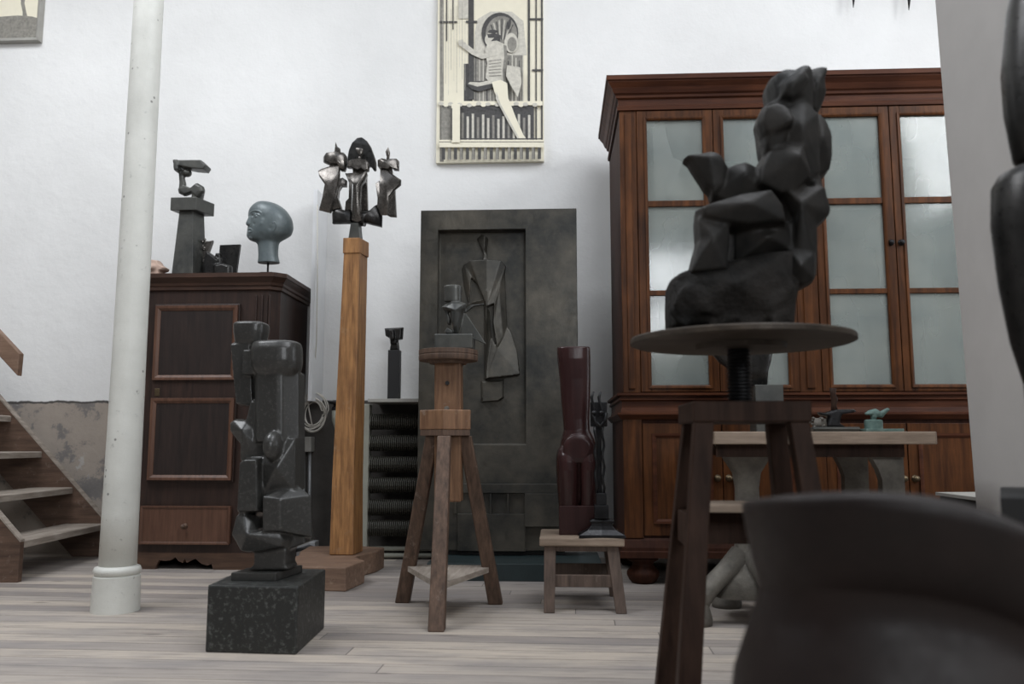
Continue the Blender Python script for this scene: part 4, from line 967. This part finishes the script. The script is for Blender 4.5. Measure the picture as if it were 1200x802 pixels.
hull(b, [P(x, y, YJ+d) for x, y in ((952, 502), (970, 502), (968, 492), (955, 490)) for d in (-.02, .02)])
q = P(960, 502, YJ); link('scrap_cluster', b, M['castiron'], t, smooth=True)
YV = YW0+.15
b = BM(); vz = lambda py: Z(py, YV, 1025); vx = lambda px: X(px, YV, 497)
t = thing('verdigris_bird', 'small green bronze creature on a round foot and flat tile, on the work table', 'sculpture', (vx(1025), YV, zt1))
box(b, vx(1008), vx(1052), YV-.06, YV+.06, zt1, zt1+.012); link('tile', b, M['green'], t, bevel=.002)
b = BM(); lathe(b, (vx(1023.5), YV), [(.034, zt1+.012), (.034, vz(493)), (.026, vz(492))], 20); link('round_foot', b, M['green'], t, autos=40)
b = BM(); slab(b, [(1013, 485), (1018, 481), (1026, 479), (1032, 483), (1040, 478), (1043, 480), (1037, 486), (1034, 490), (1028, 489), (1024, 492), (1020, 490), (1021, 486), (1015, 487)], YV, .03, .6)
pblob(b, 1027, 485, YV, 5, .018, 4); slab(b, [(1021, 487), (1027, 488), (1026, 494), (1021, 494)], YV, .02, .8)
link('creature', b, M['green'], t, remesh=.003, sm=1)
# vase-shaped bronze standing on the table, behind the big stand
YZ = YW1-.10
q = Vector((X(897, YZ, 467), YZ, zt1))
t = thing('tapering_bronze', 'dark bronze form widening upward, on a grey block, half hidden behind the large turntable', 'sculpture', q)
b = BM(); box(b, X(881, YZ, 460), X(914, YZ, 460), YZ-.06, YZ+.06, zt1, Z(452, YZ, 897)); link('base_block', b, M['bronze_grey'], t, bevel=.003)
b = BM(); loft(b, [(862, 899, 452.2, .035), (857, 900, 435, .042), (843, 903, 425, .05), (833, 905, 413, .055), (834, 906, 400, .055), (845, 900, 380, .045), (860, 893, 360, .03)], YZ, e=2.6); link('form', b, M['bronze'], t, smooth=True)

# ---------------------------------------------------------------- large stand with turntable and seated figure (nearer)
YN, YF_ = 1.90, 2.13
n0, n1 = X(812, YN, 485), X(952, YN, 485)
zs1, zs0_ = Z(470, YN, 870), Z(495, YN, 870)
YC_ = (YN+YF_)/2; sc_ = (n0+n1)/2
t = thing('turntable_stand', 'tall dark wooden stand with four splayed legs and a large round turntable top', 'stand', (sc_, YC_, 0))
b = BM(); box(b, n0, n1, YN, YF_, zs0_, zs1); link('stool_top', b, M['bigstool'], t, bevel=.004)
LL = {}
for k_, (tpx, bpx, yy, yb) in {'nl': (826, 802, YN+.02, YN-.06), 'nr': (940, 974, YN+.02, YN-.06), 'fl': (806, 788, YF_-.02, YF_+.10), 'fr': (908, 925, YF_-.02, YF_+.10)}.items():
    b = BM(); tp = Vector((X(tpx, yy, 497), yy, zs0_)); bt = Vector((X(bpx, yb, 850), yb, 0))
    if k_[1] == 'l': tp.x = n0+.025 if k_ == 'nl' else n0+.030
    else: tp.x = n1-.028
    bt.x = tp.x + (-.075 if k_[1] == 'l' else .075)
    vbar(b, bt, tp, (.050, .045), (.044, .04)); link('leg', b, M['bigstool'], t, bevel=.003); LL[k_] = (bt, tp)
def lq(k_, z): a, c_ = LL[k_]; return a.lerp(c_, z/zs0_)
for a, c_ in (('nl', 'fl'), ('nr', 'fr')):
    b = BM(); bar(b, lq(a, .50), lq(c_, .50), (.075, .025), side=(0, 0, 1)); link('rail', b, M['bigstool'], t, bevel=.002)
b = BM(); bar(b, lq('fl', .49), lq('fr', .49), (.075, .03), side=(0, 0, 1)); link('rail', b, M['bigstool'], t, bevel=.002)
b = BM(); zsh = .538; A_, B_, C_, D2 = [lq(k2, .53) for k2 in ('nl', 'nr', 'fr', 'fl')]
for p in (A_, D2): p.x += .012
for p in (B_, C_): p.x -= .012
A_.y += .12; B_.y += .12; C_.y += .02; D2.y += .02
rings(b, [[Vector((p.x, p.y, z)) for p in (A_, B_, C_, D2)] for z in (zsh, zsh+.018)]); link('shelf', b, M['stooltop'], t, bevel=.003)
sxk = X(866, YC_, 430); zdk = Z(404, YC_, 870); rdk = (X(998, YC_, 397)-X(739, YC_, 397))/2; cdk = (X(998, YC_, 397)+X(739, YC_, 397))/2
b = BM(); rs = []; n = 24; z = zs1
while z < zdk-.004:
    for dz, r in ((0, .024), (.003, .029), (.005, .029), (.008, .024)): rs.append([Vector((sxk+r*math.cos(2*math.pi*j/n), YC_+r*math.sin(2*math.pi*j/n), z+dz)) for j in range(n)])
    z += .0085
rings(b, rs); link('screw', b, M['iron'], t, smooth=False)
b = BM(); zdt = zdk+.016
lathe(b, (cdk, YC_), [(rdk*.40, zdk-.012), (rdk*.41, zdk-.001), (rdk*.97, zdk), (rdk, zdk+.003), (rdk, zdk+.013), (rdk*.99, zdt)], 64); link('turntable_disc', b, M['disc'], t, autos=35)

YQ = YC_
q = Vector((X(866, YQ, 390), YQ, zdt))
t = thing('seated_figure_sculpture', 'black angular sculpture of a seated figure on a rough rock, on the large turntable', 'sculpture', q)
G = lambda p: zo(p, 4.457, 780, 70)
Hh_ = lambda p: zo(p, 4.22, 770, 230)
b = BM()
zbt = (zdt, )
rock = Hh_([(58, 668), (52, 560), (57, 430), (75, 405), (160, 375), (290, 350), (520, 300), (650, 290), (685, 360), (685, 450), (665, 560), (660, 668)])
gem(b, rock, YQ, .27, Hh_([(330, 480)])[0], .93)
random.seed(21)
for i in range(34):
    px, py = random.uniform(790, 915), random.uniform(322, 376)
    if py < 330 and px < 830: continue
    p = P(px, py, YQ-.075-.02*random.random()); r_ = .03+.03*random.random()
    hull(b, [p+Vector((random.uniform(-r_, r_), random.uniform(-.02, .02), random.uniform(-r_, r_))) for _ in range(9)])
link('rock', b, M['rock'], t, remesh=.006, sm=4)
b = BM()
gem(b, Hh_([(150, 400), (196, 230), (188, 112), (350, 130), (354, 220), (340, 390)]), YQ-.07, .12, Hh_([(255, 240)])[0], .9)          # shin
gem(b, Hh_([(186, 72), (240, 52), (400, 5), (560, -20), (620, 60), (640, 150), (560, 154), (430, 168), (320, 152), (195, 120)]), YQ-.08, .13, Hh_([(430, 70)])[0], .88)  # thigh
gem(b, Hh_([(345, 180), (640, 150), (665, 300), (540, 310), (345, 370)]), YQ, .20, Hh_([(500, 250)])[0], .92)
gem(b, Hh_([(545, -60), (700, -20), (800, -20), (832, 95), (826, 125), (762, 178), (762, 400), (757, 440), (690, 465), (640, 400), (640, 160)]), YQ, .20, Hh_([(655, 90)])[0], .93)
gem(b, Hh_([(620, 280), (758, 300), (758, 440), (690, 467), (600, 445)]), YQ-.02, .18, Hh_([(660, 380)])[0], .9)
gem(b, G([(450, 640), (462, 590), (485, 535), (515, 498), (600, 470), (690, 480), (740, 640), (640, 740), (560, 745), (450, 690)]), YQ-.03, .17, G([(650, 560)])[0], .88)      # belly
gem(b, G([(500, 450), (492, 370), (480, 315), (500, 256), (560, 234), (700, 250), (772, 320), (782, 640), (700, 700), (540, 560), (508, 490)]), YQ, .18, G([(665, 420)])[0], .93)   # torso
gem(b, G([(755, 310), (780, 318), (812, 355), (840, 425), (842, 540), (828, 614), (790, 645), (750, 640)]), YQ+.03, .17, G([(770, 470)])[0], .93)
gem(b, G([(780, 630), (690, 560), (680, 800), (822, 800)]), YQ+.02, .16, G([(740, 700)])[0], .9)
gem(b, G([(478, 335), (484, 290), (502, 258), (560, 238), (615, 255), (655, 310), (648, 365), (560, 400), (500, 400)]), YQ-.07, .09, G([(640, 350)])[0], .9)
gem(b, G([(498, 395), (560, 398), (640, 370), (620, 450), (570, 488), (515, 494)]), YQ-.06, .07, G([(530, 410)])[0], .85)
gem(b, G([(528, 150), (533, 120), (550, 98), (600, 75), (655, 80), (690, 58), (722, 50), (748, 62), (760, 130), (760, 330), (620, 320), (540, 240)]), YQ, .15, G([(640, 170)])[0], .85)    # head
gem(b, G([(740, 62), (800, 46), (836, 50), (834, 82), (818, 112), (830, 190), (814, 245), (772, 330), (725, 280)]), YQ+.02, .11, G([(760, 180)])[0], .85)
gem(b, G([(600, 130), (640, 95), (720, 52), (750, 100), (700, 190), (650, 230), (600, 200)]), YQ-.06, .06, G([(650, 150)])[0], .8)
gem(b, G([(80, 512), (110, 510), (150, 507), (190, 500), (215, 492), (260, 496), (290, 515), (322, 570), (302, 690), (240, 748), (232, 700), (205, 680), (180, 640), (148, 592), (128, 560), (120, 542)]), YQ-.03, .09, G([(215, 540)])[0], .85)
gem(b, G([(290, 600), (330, 573), (400, 556), (447, 578), (520, 640), (540, 760), (300, 800), (235, 750)]), YQ, .15, G([(380, 640)])[0], .88)
link('seated_figure', b, M['seated'], t, remesh=.005, sm=1)

# ---------------------------------------------------------------- foreground torso, right figure, plinths
YO = 1.02
ftx = P(1062, 700, YO).x
fz = lambda py: Z(py, YO, 1060)
t = thing('dark_plinth', 'black plinth carrying the big torso in the near right corner', 'plinth', (ftx, YO+.05, 0))
b = BM(); box(b, ftx-.26, ftx+.26, YO-.17, YO+.25, 0, .20); link('block', b, M['darkbox'], t, bevel=.005)
b = BM(); box(b, ftx-.27, ftx+.27, YO-.18, YO+.26, .20, .225); link('top_board', b, M['darkbox'], t, bevel=.003)
b = BM(); rs = []
n = 64
def fring(x0, x1, z0, z1, dy, e=2.4, yo=0):
    cx, hx = (x0+x1)/2, (x1-x0)/2; r = []
    for j in range(n):
        a = 2*math.pi*j/n; ca, sa = math.cos(a), math.sin(a)
        x = math.copysign(abs(ca)**(2/e), ca); y = math.copysign(abs(sa)**(2/e), sa)
        u = (x+1)/2
        r.append(Vector((cx+hx*x, YO+yo+dy*y, z0+(z1-z0)*u**3.2 - (.018*y*min(1, (z0-.3)/.25) if z0 > .3 else 0))))
    return r
xl = lambda px, py: P(px, py, YO).x
rows = [(xl(862, 802)-.02, xl(1262, 802), .225, .225, .15), (xl(860, 802), xl(1262, 802), fz(830), fz(850), .155), (xl(865, 800), xl(1258, 800), fz(790), fz(830), .145),
        (xl(880, 740), xl(1245, 740), fz(735), fz(810), .115), (xl(891, 698), xl(1240, 692), fz(698), fz(800), .100), (xl(893, 688), xl(1240, 684), fz(688), fz(798), .112),
        (xl(886, 655), xl(1248, 650), fz(655), fz(775), .140), (xl(877, 605), xl(1252, 600), fz(605), fz(735), .158), (xl(875, 592), xl(1252, 590), fz(592), fz(722), .158), (xl(878, 587), xl(1249, 586), fz(587), fz(716), .152),
        (xl(900, 584.5), xl(1230, 584), fz(585), fz(700), .128)]
for r in rows: rs.append(fring(*r))
rings(b, rs)
tag(link('large_torso', b, M['fore'], at=(ftx, YO, .225), smooth=True), 'big smooth dark red-brown torso form filling the near right corner, out of focus', 'sculpture')

YX = 1.45
pz = Z(583, YX, 1185); pxl = P(1173, 600, YX).x
b = BM(); rings(b, [[Vector((x, y, z)) for x, y in ((pxl+a, YX), (pxl+.36, YX-.06), (pxl+.46, YX+.28), (P(1174, 600, YX+.34).x+a, YX+.34))] for a, z in ((0, 0), (0, pz))])
tag(link('black_plinth', b, M['darkbox'], at=(pxl+.2, YX+.15, 0), bevel=.003), 'black square plinth by the grey partition wall at the right edge', 'plinth')
YU = YX+.12
t = thing('tall_dark_figure', 'tall smooth dark bronze figure cut off by the right edge, before the grey partition', 'sculpture', (P(1225, 580, YU).x, YU, pz))
b = BM(); loft(b, [(1210, 1250, 578, .05), (1213, 1247, 520, .045), (1207, 1250, 450, .05), (1190, 1262, 400, .06), (1176, 1270, 330, .07), (1168, 1276, 260, .08), (1169, 1280, 215, .085), (1176, 1278, 202, .08), (1196, 1270, 192, .065)], YU, e=2.3); link('lower_body', b, M['bronze'], t, smooth=True)
b = BM(); loft(b, [(1202, 1268, 193, .05), (1192, 1275, 185, .06), (1182, 1280, 130, .07), (1179, 1282, 80, .075), (1184, 1278, 10, .07), (1195, 1268, -40, .06), (1205, 1258, -80, .05)], YU, e=2.2); link('upper_body', b, M['bronze'], t, smooth=True)

# low side table peeping out from behind the partition
ya, yb = 3.62, 4.15
b = BM(); q0 = P(1096, 577, 3.98); zz_ = q0.z
pts = [(q0.x, q0.y), (P(1140, 587, 3.56).x+.04, 3.55), (2.62, 3.62), (2.55, 4.10)]
t = thing('side_table', 'dark low table with a pale top, peeping out from behind the grey partition', 'table', (2.3, 3.85, 0))
rings(b, [[Vector((x, y, z)) for x, y in pts] for z in (zz_-.014, zz_)]); link('top', b, M['shelfw'], t)
b = BM(); cx2 = sum(p[0] for p in pts)/4; cy2 = sum(p[1] for p in pts)/4
rings(b, [[Vector((cx2+(x-cx2)*.96, cy2+(y-cy2)*.96, z)) for x, y in pts] for z in (zz_-.10, zz_-.014)]); link('apron', b, M['darkbox'], t)
for x, y in pts:
    b = BM(); vbar(b, (cx2+(x-cx2)*.88, cy2+(y-cy2)*.88, 0), (cx2+(x-cx2)*.88, cy2+(y-cy2)*.88, zz_-.10), (.04, .04)); link('leg', b, M['darkbox'], t)

# ---------------------------------------------------------------- pictures and hanging piece on the wall
YA = WY-.035
t = thing('photo_board', 'tall sepia print of a climbing nude figure between bamboo poles, mounted on the wall', 'picture', P(574, 190, YA))
g0, g1_, g2_, g3_ = P(511, 191, YA), P(637.5, 188.5, YA), P(637.5, -30, YA), P(515.5, -28, YA)
g1_.z = g0.z; g3_.z = g2_.z; g3_.x = g0.x; g2_.x = g1_.x
b = BM(); rings(b, [[Vector((p.x, y, p.z)) for p in (g0, g1_, g2_, g3_)] for y in (YA, WY-.001)]); link('board', b, M['cream'], t)
b = BM(); lay = [0]
def ink(pts, mi):
    lay[0] += 1; y = YA-.0006-.00025*lay[0]
    w_ = [P(500+x/4.013, yy/4.01, YA) for x, yy in pts]
    w_ = [Vector((min(max(p.x, g0.x), g1_.x), y, max(p.z, g0.z))) for p in w_]
    v = [b.verts.new(p) for p in w_]; f = b.faces.new(v); f.material_index = mi
def rect(x0, x1, y0, y1, mi): ink([(x0, y0), (x1, y0), (x1, y1), (x0, y1)], mi)
def ell(cx, cy, rx, ry, mi, n=28, rot=0): ink([(cx+rx*math.cos(2*math.pi*i/n)*math.cos(rot)-ry*math.sin(2*math.pi*i/n)*math.sin(rot), cy+rx*math.cos(2*math.pi*i/n)*math.sin(rot)+ry*math.sin(2*math.pi*i/n)*math.cos(rot)) for i in range(n)], mi)
rect(222, 455, 250, 480, 2); rect(175, 215, 300, 480, 1); rect(62, 80, -20, 760, 2)
ink([(240, 90), (300, 55), (400, 55), (455, 100), (470, 260), (225, 260), (228, 150)], 3)
for i in range(14): rect(230+i*17, 233+i*17+(i*5) % 4, 250+(i*13) % 40, 478, 1 if i % 3 == 0 else 3)
rect(92, 97, -40, 195, 0); rect(122, 127, -40, 140, 0); rect(197, 222, -60, 470, 1); rect(203, 209, -60, 300, 0); rect(150, 196, -60, 90, 3)
rect(476, 486, -60, 480, 1); rect(512, 518, -60, 690, 0); rect(538, 546, -60, 690, 1)
rect(60, 145, 102, 110, 0); rect(185, 238, 100, 110, 0); rect(478, 548, 88, 97, 0); rect(496, 548, 328, 337, 1)
ell(345, 158, 86, 96, 0); ell(352, 164, 74, 86, 2)
for i in range(9): ink([(300+i*13, 92+abs(i-4)*7), (305+i*13, 90+abs(i-4)*7), (330+i*6, 190), (326+i*6, 190)], 3 if i % 2 else 1)
ell(398, 205, 32, 46, 3); ell(402, 212, 22, 34, 2); ell(388, 118, 8, 26, 0, 12, .2)
ell(300, 190, 26, 30, 3); ink([(285, 165), (320, 160), (350, 170), (345, 200), (320, 210), (300, 200), (318, 182), (290, 182)], 0); ell(312, 152, 22, 9, 0)
ink([(290, 200), (330, 195), (375, 215), (380, 270), (368, 340), (375, 390), (300, 395), (278, 370), (285, 300), (275, 240)], 3)       # torso
for i in range(6): ink([(292, 290+i*14), (350, 282+i*15), (352, 286+i*15), (294, 294+i*14)], 2)
ink([(362, 215), (376, 220), (380, 270), (368, 340), (375, 390), (362, 388), (358, 330), (366, 270)], 2)
ink([(350, 235), (345, 262), (260, 282), (215, 262), (165, 225), (150, 205), (160, 195), (182, 205), (225, 240), (262, 258), (300, 250)], 3)  # arm
ink([(150, 195), (172, 190), (176, 205), (186, 208), (180, 225), (152, 218)], 3)
ink([(310, 385), (330, 410), (250, 435), (215, 425), (190, 400), (200, 388), (260, 385)], 1); ink([(305, 380), (320, 395), (240, 412), (195, 398), (205, 390), (250, 392)], 3)
rect(62, 545, 480, 500, 4); rect(158, 505, 500, 662, 1); rect(70, 118, 500, 665, 2)
for i, x in enumerate(range(165, 500, 24)): rect(x, x+11, 535+(i*17) % 30, 662, 3 if i % 3 else 2)
for i in range(22): ell(70+i*22, 492+(i*7) % 11, 13, 9, 4 if i % 2 else 3, 10); 
for i in range(20): ell(80+i*23, 508+(i*5) % 14, 6, 3, 0, 8)
ink([(308, 395), (350, 385), (380, 400), (385, 470), (420, 560), (455, 640), (480, 675), (470, 690), (400, 688), (385, 680), (430, 660), (400, 600), (350, 510), (320, 440)], 4)  # leg
ink([(330, 440), (350, 500), (400, 590), (435, 655), (428, 660), (380, 575), (325, 470)], 3)
rect(62, 552, 665, 700, 4); rect(62, 552, 674, 677, 1); rect(150, 540, 658, 664, 0)
for i, x in enumerate(range(75, 550, 28)): rect(x, x+12, 704, 758, 2 if i % 2 else 1); rect(x+12, x+15, 704, 758, 0)
rect(120, 160, 500, 680, 4); rect(118, 124, 520, 670, 1)
for i in range(10): rect(66+i*13, 67.5+i*13, (i*37) % 90, 300+(i*53) % 170, 3 if i % 2 else 2)
ink([(380, 320), (440, 330), (448, 400), (430, 470), (400, 420), (375, 370)], 3)
link('print', b, [M['ink'], M['ink'], M['mid'], M['pale'], M['cream']], t)

YA2 = WY-.04
t = thing('framed_landscape', 'small framed grey photograph of a tree trunk on the wall, at the top left', 'picture', P(10, 48, YA2))
p0, p1 = P(45.5, 47.5, YA2), P(-75, -70, YA2); fw_ = .022
b = BM(); frame_mb(b, p1.x, p0.x, p0.z, p1.z, YA2+.0, fw_, .012); box(b, p1.x, p0.x, YA2, WY-.001, p0.z, p1.z); link('frame', b, M['shelfw'], t)
b = BM(); box(b, p1.x+fw_, p0.x-fw_, YA2-.002, YA2-.0005, p0.z+fw_, p1.z-fw_); pr_ = link('photograph', b, M['cream'], t)
b = BM(); z_h = P(20, 20, YA2).z; w_ = [(p1.x+fw_, p0.z+fw_), (p0.x-fw_, p0.z+fw_), (p0.x-fw_, z_h-.012), (p0.x-.06, z_h), (p0.x-.16, z_h+.010), (p0.x-.3, z_h+.004), (p1.x+fw_, z_h+.02)]
rings(b, [[Vector((x, y, z)) for x, z in w_] for y in (YA2-.003, YA2-.002)])
w_ = [P(x, y, YA2) for x, y in ((27, 22), (33, 22), (31, 14), (29, 4), (31, -10), (40, -40), (25, -40), (25, 5), (27, 14))]
rings(b, [[Vector((p.x, y, p.z)) for p in w_] for y in (YA2-.0045, YA2-.003)])
link('printed_landscape', b, M['mid'], pr_)

YHg = WY-.10
t = thing('hanging_iron', 'dark pointed prongs of a piece hanging on the wall, just reaching in at the top', 'wall hanging', P(1034, -60, YHg))
for px in (1002, 1067):
    b = BM(); a, c_ = P(px-2, 12 if px > 1010 else 9, YHg), P(px+.5, -70, YHg); tube(b, [a, a.lerp(c_, .2), c_], [.002, .012, .02], 10); link('prong', b, M['iron'], t, smooth=True)
b = BM(); a, c_ = P(992, -70, YHg), P(1078, -90, YHg); box(b, a.x, c_.x, YHg-.03, WY-.001, a.z, c_.z); link('bracket', b, M['iron'], t)
